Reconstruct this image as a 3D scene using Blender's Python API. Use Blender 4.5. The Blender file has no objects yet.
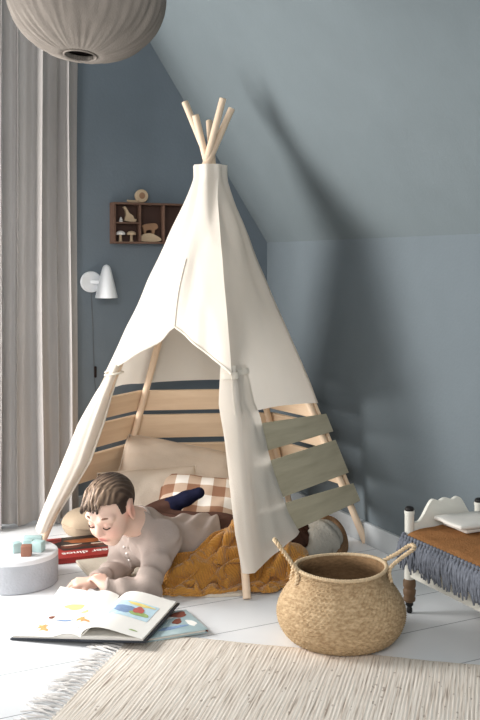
import bpy, bmesh, math, random
import numpy as np
from mathutils import Vector, Matrix, noise
random.seed(7)
PI = math.pi
C = bpy.context.scene.collection
V = Vector

# ------------------------------------------------------------------ helpers
def W(px, py, z=0.0):
    """a point of the room seen at photo position px,py, lying at height z"""
    Y = (1.0 - z) * 1000.0 / (py - 263.0)
    return V(((px - 240.0) / 1000.0 * Y, Y, z))

def tag(o, label=None, cat=None, group=None, kind=None):
    if label: o['label'] = label
    if cat: o['category'] = cat
    if group: o['group'] = group
    if kind: o['kind'] = kind
    return o

def thing(name, label, cat, loc=(0, 0, 0), rotz=0.0, group=None):
    o = bpy.data.objects.new(name, None)
    o.empty_display_size = 0.05
    C.objects.link(o)
    o.location = loc
    o.rotation_euler = (0, 0, rotz)
    return tag(o, label, cat, group)

def wm(o):
    """world matrix from location / rotation chain, without needing a depsgraph update"""
    m = o.matrix_basis.copy()
    while o.parent:
        m = o.parent.matrix_basis @ m
        o = o.parent
    return m

def smooth(me, ang=None):
    for p in me.polygons:
        p.use_smooth = True
    if ang is not None:
        me.set_sharp_from_angle(angle=math.radians(ang))

def link(name, me, m, parent=None, world=False, M=None):
    """world: the vertices are in room coordinates; M: world placement matrix of a local mesh"""
    o = bpy.data.objects.new(name, me)
    C.objects.link(o)
    if m is not None and not me.materials:
        me.materials.append(m)
    if parent is not None:
        o.parent = parent
        if world:
            me.transform(wm(parent).inverted())
        elif M is not None:
            o.matrix_basis = wm(parent).inverted() @ M
    elif M is not None:
        o.matrix_basis = M
    return o

def obj(name, bm, m, parent=None, world=False, M=None, ang=35):
    me = bpy.data.meshes.new(name)
    bmesh.ops.recalc_face_normals(bm, faces=bm.faces)
    bm.to_mesh(me)
    bm.free()
    smooth(me, ang)
    return link(name, me, m, parent, world, M)

def NB():
    return bmesh.new()

def box(bm, c, s, bev=0.0, rot=None):
    r = bmesh.ops.create_cube(bm, size=1.0)
    vs = r['verts']
    for v in vs:
        v.co = V((v.co.x * s[0], v.co.y * s[1], v.co.z * s[2]))
    if bev > 0:
        es = list({e for v in vs for e in v.link_edges})
        rr = bmesh.ops.bevel(bm, geom=es, offset=bev, segments=2, affect='EDGES', profile=0.5)
        vs = list({v for f in rr['faces'] for v in f.verts} | {v for v in vs if v.is_valid})
    for v in vs:
        if rot is not None:
            v.co = rot @ v.co
        v.co += V(c)
    return vs

def frames(pts):
    T = []
    n = len(pts)
    for i in range(n):
        a = pts[max(i - 1, 0)]; b = pts[min(i + 1, n - 1)]
        T.append((b - a).normalized())
    up = V((0, 0, 1)) if abs(T[0].z) < 0.9 else V((1, 0, 0))
    N = [(up - T[0] * up.dot(T[0])).normalized()]
    for i in range(1, n):
        x = N[-1] - T[i] * N[-1].dot(T[i])
        N.append(x.normalized())
    return T, N

def tube(bm, pts, rad, seg=10, cap=True, flat=1.0, nrm=None):
    pts = [V(p) for p in pts]
    if not hasattr(rad, '__len__'):
        rad = [rad] * len(pts)
    T, N = frames(pts)
    rings = []
    for p, t, n, r in zip(pts, T, N, rad):
        if nrm is not None:
            n = (V(nrm) - t * V(nrm).dot(t)).normalized()
        b = t.cross(n)
        rings.append([bm.verts.new(p + n * math.cos(2 * PI * k / seg) * r * flat + b * math.sin(2 * PI * k / seg) * r) for k in range(seg)])
    for a, b in zip(rings, rings[1:]):
        for k in range(seg):
            bm.faces.new((a[k], a[(k + 1) % seg], b[(k + 1) % seg], b[k]))
    if cap:
        bm.faces.new(rings[0][::-1]); bm.faces.new(rings[-1])
    return rings

def spline(pts, n=8):
    """Catmull-Rom through points"""
    pts = [V(p) for p in pts]
    P = [pts[0] * 2 - pts[1]] + pts + [pts[-1] * 2 - pts[-2]]
    out = []
    for i in range(1, len(P) - 2):
        p0, p1, p2, p3 = P[i - 1], P[i], P[i + 1], P[i + 2]
        for k in range(n):
            t = k / n
            out.append(0.5 * ((2 * p1) + (p2 - p0) * t + (2 * p0 - 5 * p1 + 4 * p2 - p3) * t * t + (3 * p1 - p0 - 3 * p2 + p3) * t ** 3))
    out.append(pts[-1])
    return out

def lathe(bm, prof, seg=32, c=(0, 0, 0), fn=None, close=False):
    rings = []
    for j, (r, z) in enumerate(prof):
        ring = []
        for k in range(seg):
            a = 2 * PI * k / seg
            rr = r if fn is None else fn(r, z, a, j)
            ring.append(bm.verts.new((c[0] + rr * math.cos(a), c[1] + rr * math.sin(a), c[2] + z)))
        rings.append(ring)
    for a, b in zip(rings, rings[1:]):
        for k in range(seg):
            bm.faces.new((a[k], a[(k + 1) % seg], b[(k + 1) % seg], b[k]))
    if close:
        bm.faces.new(rings[0][::-1]); bm.faces.new(rings[-1])
    return rings

def grid(bm, nu, nv, f, uv=False):
    vs = [[bm.verts.new(f(i / (nu - 1), j / (nv - 1))) for j in range(nv)] for i in range(nu)]
    lay = bm.loops.layers.uv.verify() if uv else None
    for i in range(nu - 1):
        for j in range(nv - 1):
            fc = bm.faces.new((vs[i][j], vs[i + 1][j], vs[i + 1][j + 1], vs[i][j + 1]))
            if uv:
                for lp, (a, b) in zip(fc.loops, ((i, j), (i + 1, j), (i + 1, j + 1), (i, j + 1))):
                    lp[lay].uv = (a / (nu - 1), b / (nv - 1))
    return vs

def prism(bm, pts2, y0, y1, axis='y'):
    """extrude a 2D outline (x,z) from y0 to y1"""
    def P(p, y):
        return (p[0], y, p[1]) if axis == 'y' else (p[0], p[1], y)
    a = [bm.verts.new(P(p, y0)) for p in pts2]
    b = [bm.verts.new(P(p, y1)) for p in pts2]
    bm.faces.new(a); bm.faces.new(b[::-1])
    n = len(a)
    for k in range(n):
        bm.faces.new((a[k], b[k], b[(k + 1) % n], a[(k + 1) % n]))

def lerp(a, b, t):
    return a + (b - a) * t

def fbm(p, oct=3):
    return noise.fractal(p, 1.0, 2.0, oct)

# ------------------------------------------------------------------ materials
def mat(name, col, rough=0.7, var=0.12, scale=12.0, bump=0.0, bscale=60.0, stretch=(1, 1, 1), col2=None,
        coord='Object', spec=0.3, transl=0.0, metal=0.0, detail=4.0, bdist=0.01, sheen=0.0):
    m = bpy.data.materials.new(name)
    m.use_nodes = True
    nt = m.node_tree; N = nt.nodes; L = nt.links
    b = N['Principled BSDF']
    b.inputs['Roughness'].default_value = rough
    b.inputs['Specular IOR Level'].default_value = spec
    b.inputs['Metallic'].default_value = metal
    if sheen: b.inputs['Sheen Weight'].default_value = sheen
    tc = N.new('ShaderNodeTexCoord'); mp = N.new('ShaderNodeMapping')
    mp.inputs['Scale'].default_value = stretch
    L.new(tc.outputs[coord], mp.inputs['Vector'])
    nz = N.new('ShaderNodeTexNoise'); nz.inputs['Scale'].default_value = scale; nz.inputs['Detail'].default_value = detail
    L.new(mp.outputs['Vector'], nz.inputs['Vector'])
    rp = N.new('ShaderNodeValToRGB')
    c2 = col2 if col2 else tuple(c * (1 + var) for c in col)
    c1 = col if col2 else tuple(c * (1 - var) for c in col)
    rp.color_ramp.elements[0].color = (*c1, 1); rp.color_ramp.elements[1].color = (*c2, 1)
    rp.color_ramp.elements[0].position = 0.3; rp.color_ramp.elements[1].position = 0.7
    L.new(nz.outputs['Fac'], rp.inputs['Fac'])
    L.new(rp.outputs['Color'], b.inputs['Base Color'])
    if bump > 0:
        n2 = N.new('ShaderNodeTexNoise'); n2.inputs['Scale'].default_value = bscale; n2.inputs['Detail'].default_value = 3
        L.new(mp.outputs['Vector'], n2.inputs['Vector'])
        bp = N.new('ShaderNodeBump'); bp.inputs['Strength'].default_value = bump; bp.inputs['Distance'].default_value = bdist
        L.new(n2.outputs['Fac'], bp.inputs['Height']); L.new(bp.outputs['Normal'], b.inputs['Normal'])
    if transl > 0:
        tr = N.new('ShaderNodeBsdfTranslucent'); mx = N.new('ShaderNodeMixShader')
        mx.inputs['Fac'].default_value = transl
        L.new(rp.outputs['Color'], tr.inputs['Color'])
        L.new(b.outputs['BSDF'], mx.inputs[1]); L.new(tr.outputs['BSDF'], mx.inputs[2])
        L.new(mx.outputs['Shader'], N['Material Output'].inputs['Surface'])
    m['_'] = 0
    return m

def nodes(m):
    return m.node_tree.nodes, m.node_tree.links, m.node_tree.nodes['Principled BSDF']

def S(r, g, b):
    """sRGB 0-255 to linear"""
    f = lambda c: (c / 255 / 12.92) if c / 255 <= 0.04045 else ((c / 255 + 0.055) / 1.055) ** 2.4
    return (f(r), f(g), f(b))

M = {}
M['wall'] = mat('blue grey matt wall paint', S(110, 119, 124), 0.85, 0.03, 6, 0.08, 90, spec=0.15)
M['slope'] = mat('blue grey matt ceiling paint', S(112, 121, 124), 0.85, 0.03, 6, 0.08, 90, spec=0.15)
M['gable'] = mat('blue grey wall paint lightened for gable light', S(116, 126, 134), 0.85, 0.03, 6, 0.08, 90, spec=0.15)  # same paint as the wall, colour lifted for the light on the gable
M['trim'] = mat('grey white trim paint', S(190, 195, 198), 0.5, 0.02)
M['canvas'] = mat('cream cotton canvas', S(237, 230, 219), 0.9, 0.025, 5, 0.15, 300, transl=0.30, spec=0.1)
M['rope'] = mat('cream cotton tape', S(226, 217, 202), 0.9, 0.04, 40)
M['seam'] = mat('darker seam stitching', S(188, 180, 168), 0.9, 0.04, 60)  # seam thread a little darker than the canvas
M['pole'] = mat('pale pine pole', S(226, 202, 176), 0.6, 0.05, 8, stretch=(6, 6, 1))
M['pine'] = mat('pale pine board', S(224, 196, 165), 0.6, 0.07, 5, 0.05, 20, stretch=(1, 9, 14), col2=S(236, 211, 182))
M['shadeboard'] = mat('olive grey shade-toned board', S(182, 172, 146), 0.7, 0.1, 5, 0.08, 20, stretch=(1, 9, 14), col2=S(203, 193, 167))  # olive tone puts the shade on the right side into the board colour
M['curtain'] = mat('grey linen curtain', S(196, 191, 187), 0.9, 0.05, 10, 0.2, 250, transl=0.3, spec=0.05, stretch=(1, 1, 0.3))
M['pend'] = mat('grey brown lamp linen', S(136, 128, 120), 0.9, 0.08, 20, 0.2, 250, spec=0.05)
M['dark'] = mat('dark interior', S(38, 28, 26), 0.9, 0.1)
M['white'] = mat('white satin metal', S(236, 238, 240), 0.35, 0.01, spec=0.4)
M['cordg'] = mat('grey cable', S(95, 100, 104), 0.6, 0.05)
M['walnut'] = mat('dark brown old wood', S(106, 80, 66), 0.7, 0.15, 8, 0.1, 40, stretch=(1, 6, 6))
M['walnut2'] = mat('deep brown wood back', S(78, 58, 51), 0.8, 0.12, 8)
M['toyl'] = mat('pale toy wood', S(196, 172, 142), 0.6, 0.08, 20)
M['toym'] = mat('mid brown toy wood', S(150, 115, 88), 0.6, 0.08, 20)
M['mushw'] = mat('white mushroom paint', S(232, 228, 222), 0.5, 0.03)
M['linen'] = mat('beige pillow linen', S(206, 192, 176), 0.9, 0.04, 14, 0.2, 200, spec=0.05)
M['linen2'] = mat('taupe pillow linen', S(196, 180, 163), 0.9, 0.04, 14, 0.2, 200, spec=0.05)
M['mat'] = mat('beige quilted mat', S(205, 194, 178), 0.9, 0.05, 20, 0.3, 60, spec=0.05)
M['cush'] = mat('tan linen cushion', S(178, 160, 138), 0.9, 0.05, 20, 0.2, 100, spec=0.05)
M['skin'] = mat('child skin', S(226, 188, 168), 0.5, 0.03, 20, spec=0.3)
M['shirt'] = mat('greige cotton jersey', S(166, 152, 144), 0.9, 0.04, 30, 0.15, 260, spec=0.05)
M['shirtd'] = mat('pale shirt button', S(228, 220, 214), 0.5, 0.02)
M['trou'] = mat('dark brown trouser cotton', S(76, 54, 46), 0.9, 0.08, 30, 0.2, 200, spec=0.05)
M['sock'] = mat('navy knitted sock', S(30, 32, 52), 0.9, 0.1, 40, 0.3, 200, spec=0.05)
M['hair'] = mat('brown hair', S(66, 48, 38), 0.45, 0.3, 26, 0.3, 60, stretch=(1, 1, 1), spec=0.4)
M['hairb'] = mat('sunlit brown fringe hair', S(110, 84, 66), 0.4, 0.25, 40, spec=0.5)
M['brow'] = mat('brown eyebrow', S(128, 92, 74), 0.7, 0.1)
M['lash'] = mat('dark eyelash', S(62, 42, 38), 0.7, 0.1)
M['lip'] = mat('soft pink lip', S(196, 128, 120), 0.45, 0.05)
M['concrete'] = mat('pale grey felt drum', S(178, 180, 185), 0.85, 0.04, 30, 0.2, 120, spec=0.15)
M['lid'] = mat('chalk white drum lid', S(226, 227, 229), 0.85, 0.02, 30, 0.1, 120, spec=0.15)
M['mint'] = mat('mint painted wood', S(178, 205, 204), 0.55, 0.04, 30)
M['blockb'] = mat('reddish brown wood block', S(150, 106, 88), 0.6, 0.08, 30)
M['paper'] = mat('white book paper', S(240, 238, 232), 0.7, 0.012, 30)
M['pages'] = mat('page edges', S(214, 210, 202), 0.8, 0.05, 8, stretch=(1, 1, 60))
M['cover'] = mat('dark navy book cover', S(34, 38, 46), 0.5, 0.1)
M['orange'] = mat('orange ink', S(236, 164, 104), 0.7, 0.12, 60)
M['yellow'] = mat('yellow ink', S(236, 220, 140), 0.7, 0.1, 60)
M['sky'] = mat('light blue ink', S(196, 222, 234), 0.7, 0.08, 60)
M['bluei'] = mat('mid blue ink', S(130, 154, 188), 0.7, 0.15, 60)
M['green'] = mat('leaf green ink', S(160, 184, 120), 0.7, 0.15, 60)
M['redi'] = mat('red ink', S(196, 104, 96), 0.7, 0.1, 60)
M['brownink'] = mat('brown ink', S(122, 70, 56), 0.7, 0.15, 60)
M['greyi'] = mat('grey ink', S(190, 190, 190), 0.7, 0.1, 60)
M['bookred'] = mat('red book cover', S(150, 44, 40), 0.4, 0.06, 10)
M['bookblk'] = mat('black book cover print', S(40, 30, 30), 0.4, 0.15, 10)
M['dino'] = mat('orange brown dinosaur print', S(168, 96, 54), 0.5, 0.3, 25)
M['dinod'] = mat('dark brown dinosaur print', S(92, 46, 34), 0.5, 0.3, 25)
M['cream'] = mat('cream print', S(226, 205, 184), 0.5, 0.06, 25)
M['bookblue'] = mat('pale blue book cover', S(160, 186, 192), 0.45, 0.1, 18, col2=S(188, 206, 208))
M['plush'] = mat('pale grey plush', S(158, 154, 145), 0.95, 0.06, 30, 0.4, 120, spec=0.05)
M['plushb'] = mat('brown knitted band', S(124, 98, 74), 0.95, 0.12, 60, 0.6, 160, spec=0.05)
M['plushd'] = mat('dark brown plush', S(58, 38, 30), 0.95, 0.12, 60, 0.5, 160, spec=0.05)
M['bedw'] = mat('aged white paint', S(224, 222, 212), 0.5, 0.04, 20)
M['bedf'] = mat('brown turned wood', S(112, 88, 66), 0.6, 0.15, 30)
M['iron'] = mat('black caster', S(28, 26, 26), 0.5, 0.1)
M['ochre'] = mat('ochre woven wool', S(202, 148, 98), 0.95, 0.08, 60, 0.5, 220, spec=0.05)
M['fringe'] = mat('blue grey wool fringe', S(116, 120, 129), 0.95, 0.18, 90, spec=0.05)
M['cloth'] = mat('folded white cotton', S(226, 222, 214), 0.9, 0.03, 20, 0.2, 200)
M['fr'] = mat('pale grey rug fringe', S(214, 210, 206), 0.95, 0.08, 90, spec=0.05)
M['ball'] = mat('tan felt ball', S(150, 118, 92), 0.9, 0.08, 40)

def mk_mustard():
    m = mat('mustard ribbed knit', S(186, 132, 62), 0.95, 0.14, 18, spec=0.05, sheen=0.3)
    N, L, b = nodes(m)
    at = N.new('ShaderNodeAttribute'); at.attribute_name = 'rib'
    mu = N.new('ShaderNodeMath'); mu.operation = 'MULTIPLY'; mu.inputs[1].default_value = 760.0
    L.new(at.outputs['Fac'], mu.inputs[0])
    si = N.new('ShaderNodeMath'); si.operation = 'SINE'; L.new(mu.outputs[0], si.inputs[0])
    nz = N.new('ShaderNodeTexNoise'); nz.inputs['Scale'].default_value = 240
    ad = N.new('ShaderNodeMath'); ad.operation = 'MULTIPLY_ADD'; ad.inputs[1].default_value = 0.8
    L.new(nz.outputs['Fac'], ad.inputs[0]); L.new(si.outputs[0], ad.inputs[2])
    bp = N.new('ShaderNodeBump'); bp.inputs['Strength'].default_value = 0.45; bp.inputs['Distance'].default_value = 0.003
    L.new(ad.outputs[0], bp.inputs['Height']); L.new(bp.outputs['Normal'], b.inputs['Normal'])
    return m
M['mustard'] = mk_mustard()

def mk_floor():
    m = mat('white painted floorboards', S(234, 236, 238), 0.4, 0.02, 4, spec=0.35)
    N, L, b = nodes(m)
    rp = [n for n in N if n.type == 'VALTORGB'][0]
    tc = N.new('ShaderNodeTexCoord'); mp = N.new('ShaderNodeMapping'); mp.inputs['Rotation'].default_value = (0, 0, math.radians(-3.0))
    L.new(tc.outputs['Object'], mp.inputs['Vector'])
    sx = N.new('ShaderNodeSeparateXYZ'); L.new(mp.outputs['Vector'], sx.inputs[0])
    dv = N.new('ShaderNodeMath'); dv.operation = 'MULTIPLY'; dv.inputs[1].default_value = 1 / 0.23
    L.new(sx.outputs['Y'], dv.inputs[0])
    ad = N.new('ShaderNodeMath'); ad.inputs[1].default_value = 0.40; L.new(dv.outputs[0], ad.inputs[0])
    fr = N.new('ShaderNodeMath'); fr.operation = 'FRACT'; L.new(ad.outputs[0], fr.inputs[0])
    d = N.new('ShaderNodeMath'); d.operation = 'SUBTRACT'; d.inputs[1].default_value = 0.5; L.new(fr.outputs[0], d.inputs[0])
    a = N.new('ShaderNodeMath'); a.operation = 'ABSOLUTE'; L.new(d.outputs[0], a.inputs[0])
    lt = N.new('ShaderNodeMath'); lt.operation = 'LESS_THAN'; lt.inputs[1].default_value = 0.007; L.new(a.outputs[0], lt.inputs[0])
    mx = N.new('ShaderNodeMixRGB'); mx.inputs['Color2'].default_value = (*S(140, 144, 150), 1)
    L.new(lt.outputs[0], mx.inputs['Fac']); L.new(rp.outputs['Color'], mx.inputs['Color1'])
    L.new(mx.outputs['Color'], b.inputs['Base Color'])
    return m
M['floor'] = mk_floor()

def mk_gingham():
    m = mat('tan gingham cotton', S(232, 224, 214), 0.9, 0.02, 20, spec=0.05)
    N, L, b = nodes(m)
    uv = N.new('ShaderNodeTexCoord'); sx = N.new('ShaderNodeSeparateXYZ'); L.new(uv.outputs['UV'], sx.inputs[0])
    outs = []
    for ax, fq in (('X', 3.6), ('Y', 3.2)):
        mu = N.new('ShaderNodeMath'); mu.operation = 'MULTIPLY'; mu.inputs[1].default_value = fq; L.new(sx.outputs[ax], mu.inputs[0])
        fr = N.new('ShaderNodeMath'); fr.operation = 'FRACT'; L.new(mu.outputs[0], fr.inputs[0])
        lt = N.new('ShaderNodeMath'); lt.operation = 'LESS_THAN'; lt.inputs[1].default_value = 0.5; L.new(fr.outputs[0], lt.inputs[0])
        outs.append(lt)
    ad = N.new('ShaderNodeMath'); L.new(outs[0].outputs[0], ad.inputs[0]); L.new(outs[1].outputs[0], ad.inputs[1])
    hf = N.new('ShaderNodeMath'); hf.operation = 'MULTIPLY'; hf.inputs[1].default_value = 0.5; L.new(ad.outputs[0], hf.inputs[0])
    rp = N.new('ShaderNodeValToRGB')
    e = rp.color_ramp.elements
    e[0].color = (*S(236, 230, 222), 1); e[1].color = (*S(150, 112, 90), 1)
    k = e.new(0.5); k.color = (*S(196, 172, 152), 1)
    L.new(hf.outputs[0], rp.inputs['Fac']); L.new(rp.outputs['Color'], b.inputs['Base Color'])
    return m
M['gingham'] = mk_gingham()

def mk_rug():
    m = mat('cream rag rug weave', S(222, 212, 200), 0.95, 0.1, 5, spec=0.05)
    N, L, b = nodes(m)
    tc = N.new('ShaderNodeTexCoord')
    mp = N.new('ShaderNodeMapping'); mp.inputs['Scale'].default_value = (1, 0.035, 1); L.new(tc.outputs['Object'], mp.inputs['Vector'])
    n1 = N.new('ShaderNodeTexNoise'); n1.inputs['Scale'].default_value = 210; n1.inputs['Detail'].default_value = 2; L.new(mp.outputs['Vector'], n1.inputs['Vector'])
    rp = N.new('ShaderNodeValToRGB'); e = rp.color_ramp.elements
    e[0].position = 0.25; e[0].color = (*S(160, 145, 132), 1); e[1].position = 0.62; e[1].color = (*S(236, 228, 217), 1)
    k = e.new(0.42); k.color = (*S(224, 213, 200), 1)
    L.new(n1.outputs['Fac'], rp.inputs['Fac'])
    mp2 = N.new('ShaderNodeMapping'); mp2.inputs['Scale'].default_value = (1, 0.45, 1); L.new(tc.outputs['Object'], mp2.inputs['Vector'])
    n2 = N.new('ShaderNodeTexNoise'); n2.inputs['Scale'].default_value = 85; n2.inputs['Detail'].default_value = 1; L.new(mp2.outputs['Vector'], n2.inputs['Vector'])
    r2 = N.new('ShaderNodeValToRGB'); e = r2.color_ramp.elements
    e[0].position = 0.71; e[0].color = (0, 0, 0, 1); e[1].position = 0.75; e[1].color = (0.6, 0.6, 0.6, 1)
    L.new(n2.outputs['Fac'], r2.inputs['Fac'])
    sxx = N.new('ShaderNodeSeparateXYZ'); L.new(tc.outputs['Object'], sxx.inputs[0])
    n3 = N.new('ShaderNodeTexNoise'); n3.inputs['Scale'].default_value = 7; L.new(tc.outputs['Object'], n3.inputs['Vector'])
    m3 = N.new('ShaderNodeMath'); m3.operation = 'MULTIPLY_ADD'; m3.inputs[1].default_value = 0.014; L.new(n3.outputs['Fac'], m3.inputs[0]); L.new(sxx.outputs['X'], m3.inputs[2])
    m4 = N.new('ShaderNodeMath'); m4.operation = 'MULTIPLY'; m4.inputs[1].default_value = PI / 0.0090; L.new(m3.outputs[0], m4.inputs[0])
    m5 = N.new('ShaderNodeMath'); m5.operation = 'SINE'; L.new(m4.outputs[0], m5.inputs[0])
    m6 = N.new('ShaderNodeMath'); m6.operation = 'ABSOLUTE'; L.new(m5.outputs[0], m6.inputs[0])
    r3 = N.new('ShaderNodeValToRGB'); e3 = r3.color_ramp.elements
    e3[0].position = 0.05; e3[0].color = (0.62, 0.58, 0.55, 1); e3[1].position = 0.45; e3[1].color = (1, 1, 1, 1)
    L.new(m6.outputs[0], r3.inputs['Fac'])
    mm = N.new('ShaderNodeMixRGB'); mm.blend_type = 'MULTIPLY'; mm.inputs['Fac'].default_value = 0.42
    L.new(rp.outputs['Color'], mm.inputs['Color1']); L.new(r3.outputs['Color'], mm.inputs['Color2'])
    rp = mm
    mx = N.new('ShaderNodeMixRGB'); mx.inputs['Color2'].default_value = (*S(140, 122, 108), 1)
    L.new(r2.outputs['Color'], mx.inputs['Fac']); L.new(rp.outputs['Color'], mx.inputs['Color1'])
    L.new(mx.outputs['Color'], b.inputs['Base Color'])
    return m
M['rug'] = mk_rug()

def mk_basket():
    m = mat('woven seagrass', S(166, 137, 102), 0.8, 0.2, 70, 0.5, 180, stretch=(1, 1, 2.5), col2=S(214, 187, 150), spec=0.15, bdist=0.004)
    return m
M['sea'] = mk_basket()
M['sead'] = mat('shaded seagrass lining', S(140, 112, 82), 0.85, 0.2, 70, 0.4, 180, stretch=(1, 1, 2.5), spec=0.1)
M['seal'] = mat('pale twisted seagrass', S(214, 190, 156), 0.8, 0.15, 120, 0.3, 200, spec=0.15)

def mk_vcol(name, rough=0.5):
    m = bpy.data.materials.new(name); m.use_nodes = True
    N, L, b = nodes(m)
    at = N.new('ShaderNodeAttribute'); at.attribute_name = 'Col'
    nz = N.new('ShaderNodeTexNoise'); nz.inputs['Scale'].default_value = 60
    mx = N.new('ShaderNodeMixRGB'); mx.blend_type = 'MULTIPLY'; mx.inputs['Fac'].default_value = 0.06
    L.new(at.outputs['Color'], mx.inputs['Color1']); L.new(nz.outputs['Color'], mx.inputs['Color2'])
    L.new(mx.outputs['Color'], b.inputs['Base Color'])
    b.inputs['Roughness'].default_value = rough
    b.inputs['Specular IOR Level'].default_value = 0.3
    return m
M['body'] = mk_vcol('fair child skin')
M['hairv'] = mk_vcol('streaked brown hair', 0.42)
M['glass'] = mat('window glass', (0.9, 0.95, 1.0), 0.05, 0.0)
nodes(M['glass'])[2].inputs['Transmission Weight'].default_value = 1.0

# ------------------------------------------------------------------ signed-distance bodies
class SDF:
    def __init__(s, lo, hi, h):
        s.lo = np.array(lo, float); s.h = h
        s.n = np.ceil((np.array(hi) - s.lo) / h).astype(int) + 1
        s.F = np.full(tuple(s.n), 1.0, np.float32)
    def loc(s, lo, hi):
        a = np.clip(np.floor((np.array(lo) - s.lo) / s.h).astype(int), 0, s.n)
        b = np.clip(np.ceil((np.array(hi) - s.lo) / s.h).astype(int) + 1, 0, s.n)
        sl = tuple(slice(x, y) for x, y in zip(a, b))
        ax = [s.lo[i] + s.h * np.arange(a[i], b[i]) for i in range(3)]
        return sl, np.meshgrid(*ax, indexing='ij', sparse=True)
    def mix(s, sl, d, k, sub):
        F = s.F[sl]
        if F.size == 0: return
        d = d.astype(np.float32)
        if sub:
            h = np.maximum(k - np.abs(F + d), 0) / max(k, 1e-6)
            s.F[sl] = np.maximum(F, -d) + h * h * k * 0.25
        else:
            h = np.maximum(k - np.abs(F - d), 0) / max(k, 1e-6)
            s.F[sl] = np.minimum(F, d) - h * h * k * 0.25
    def cap(s, p0, r0, p1, r1, k=0.01, sub=False):
        p0 = np.array(p0, float); p1 = np.array(p1, float)
        mg = max(r0, r1) + k + 4 * s.h
        sl, (X, Y, Z) = s.loc(np.minimum(p0, p1) - mg, np.maximum(p0, p1) + mg)
        d = p1 - p0; dd = max(float(d @ d), 1e-12)
        t = np.clip(((X - p0[0]) * d[0] + (Y - p0[1]) * d[1] + (Z - p0[2]) * d[2]) / dd, 0, 1)
        D = np.sqrt((X - p0[0] - t * d[0]) ** 2 + (Y - p0[1] - t * d[1]) ** 2 + (Z - p0[2] - t * d[2]) ** 2) - (r0 + (r1 - r0) * t)
        s.mix(sl, D, k, sub)
    def chain(s, pts, rs, k=0.01, sub=False):
        if not hasattr(rs, '__len__'): rs = [rs] * len(pts)
        for i in range(len(pts) - 1):
            s.cap(pts[i], rs[i], pts[i + 1], rs[i + 1], k if i == 0 else min(k, 0.01), sub)
    def ell(s, c, r, R=None, k=0.01, sub=False):
        c = np.array(c, float); r = np.array(r, float)
        mg = max(r) + k + 4 * s.h
        sl, (X, Y, Z) = s.loc(c - mg, c + mg)
        X = X - c[0]; Y = Y - c[1]; Z = Z - c[2]
        if R is None: R = np.eye(3)
        q = [(R[i][0] * X + R[i][1] * Y + R[i][2] * Z) for i in range(3)]
        k0 = np.sqrt(sum((q[i] / r[i]) ** 2 for i in range(3)))
        k1 = np.sqrt(sum((q[i] / r[i] ** 2) ** 2 for i in range(3))) + 1e-9
        s.mix(sl, k0 * (k0 - 1.0) / k1, k, sub)
    def cut(s, p, n):
        """remove everything on the +n side of the plane"""
        p = np.array(p, float); n = np.array(n, float); n = n / np.linalg.norm(n)
        sl, (X, Y, Z) = s.loc(s.lo, s.lo + s.h * s.n)
        D = (X - p[0]) * n[0] + (Y - p[1]) * n[1] + (Z - p[2]) * n[2]
        s.F = np.maximum(s.F, D.astype(np.float32))
    def field(s, f):
        sl, (X, Y, Z) = s.loc(s.lo, s.lo + s.h * s.n)
        I = np.nonzero(np.abs(s.F) < 0.02)
        x = s.lo[0] + s.h * I[0]; y = s.lo[1] + s.h * I[1]; z = s.lo[2] + s.h * I[2]
        s.F[I] += f(x, y, z).astype(np.float32)
    def mesh(s, name):
        F = s.F
        for ax in range(3):
            ix = [slice(None)] * 3
            for e in (0, -1):
                ix[ax] = e; F[tuple(ix)] = np.maximum(F[tuple(ix)], 1e-3)
        I = F < 0
        def cs(A, a): return A[tuple(slice(1, None) if q else slice(None, -1) for q in a)]
        cn = [(a, b, c) for a in (0, 1) for b in (0, 1) for c in (0, 1)]
        cnt = sum(cs(I, a).astype(np.int8) for a in cn)
        act = (cnt > 0) & (cnt < 8)
        ijk = np.argwhere(act)
        idx = np.full(act.shape, -1, np.int64); idx[act] = np.arange(len(ijk))
        acc = np.zeros((len(ijk), 3)); num = np.zeros(len(ijk))
        for a in cn:
            for ax in range(3):
                if a[ax]: continue
                b = list(a); b[ax] = 1
                fa = F[ijk[:, 0] + a[0], ijk[:, 1] + a[1], ijk[:, 2] + a[2]]
                fb = F[ijk[:, 0] + b[0], ijk[:, 1] + b[1], ijk[:, 2] + b[2]]
                m = (fa < 0) != (fb < 0)
                t = np.where(m, fa / np.where(m, fa - fb, 1), 0)
                p = np.tile(np.array(a, float), (len(ijk), 1)); p[:, ax] += t
                acc[m] += p[m]; num[m] += 1
        vert = s.lo + s.h * (ijk + acc / num[:, None])
        quads = []
        nx, ny, nz = F.shape
        for ax in range(3):
            u, v = (ax + 1) % 3, (ax + 2) % 3
            sl0 = [slice(1, -1)] * 3; sl1 = [slice(1, -1)] * 3
            sl0[ax] = slice(None, -1); sl1[ax] = slice(1, None)
            A = I[tuple(sl0)]; B = I[tuple(sl1)]
            e = np.argwhere(A != B)
            if len(e) == 0: continue
            flip = A[e[:, 0], e[:, 1], e[:, 2]]
            base = e.copy(); base[:, u] += 1; base[:, v] += 1
            def cell(du, dv):
                q = base.copy(); q[:, u] += du; q[:, v] += dv
                return idx[q[:, 0], q[:, 1], q[:, 2]]
            q = np.stack([cell(-1, -1), cell(0, -1), cell(0, 0), cell(-1, 0)], 1)
            q[~flip] = q[~flip][:, ::-1]
            quads.append(q)
        q = np.concatenate(quads)
        q = q[(q >= 0).all(1)]
        me = bpy.data.meshes.new(name)
        me.from_pydata(vert.tolist(), [], q.tolist())
        me.update()
        for p in me.polygons: p.use_smooth = True
        s.verts = vert
        return me

def relax(me, n=2):
    bm = bmesh.new(); bm.from_mesh(me)
    for _ in range(n):
        bmesh.ops.smooth_vert(bm, verts=bm.verts, factor=0.5, use_axis_x=True, use_axis_y=True, use_axis_z=True)
    bm.to_mesh(me); bm.free()

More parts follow.
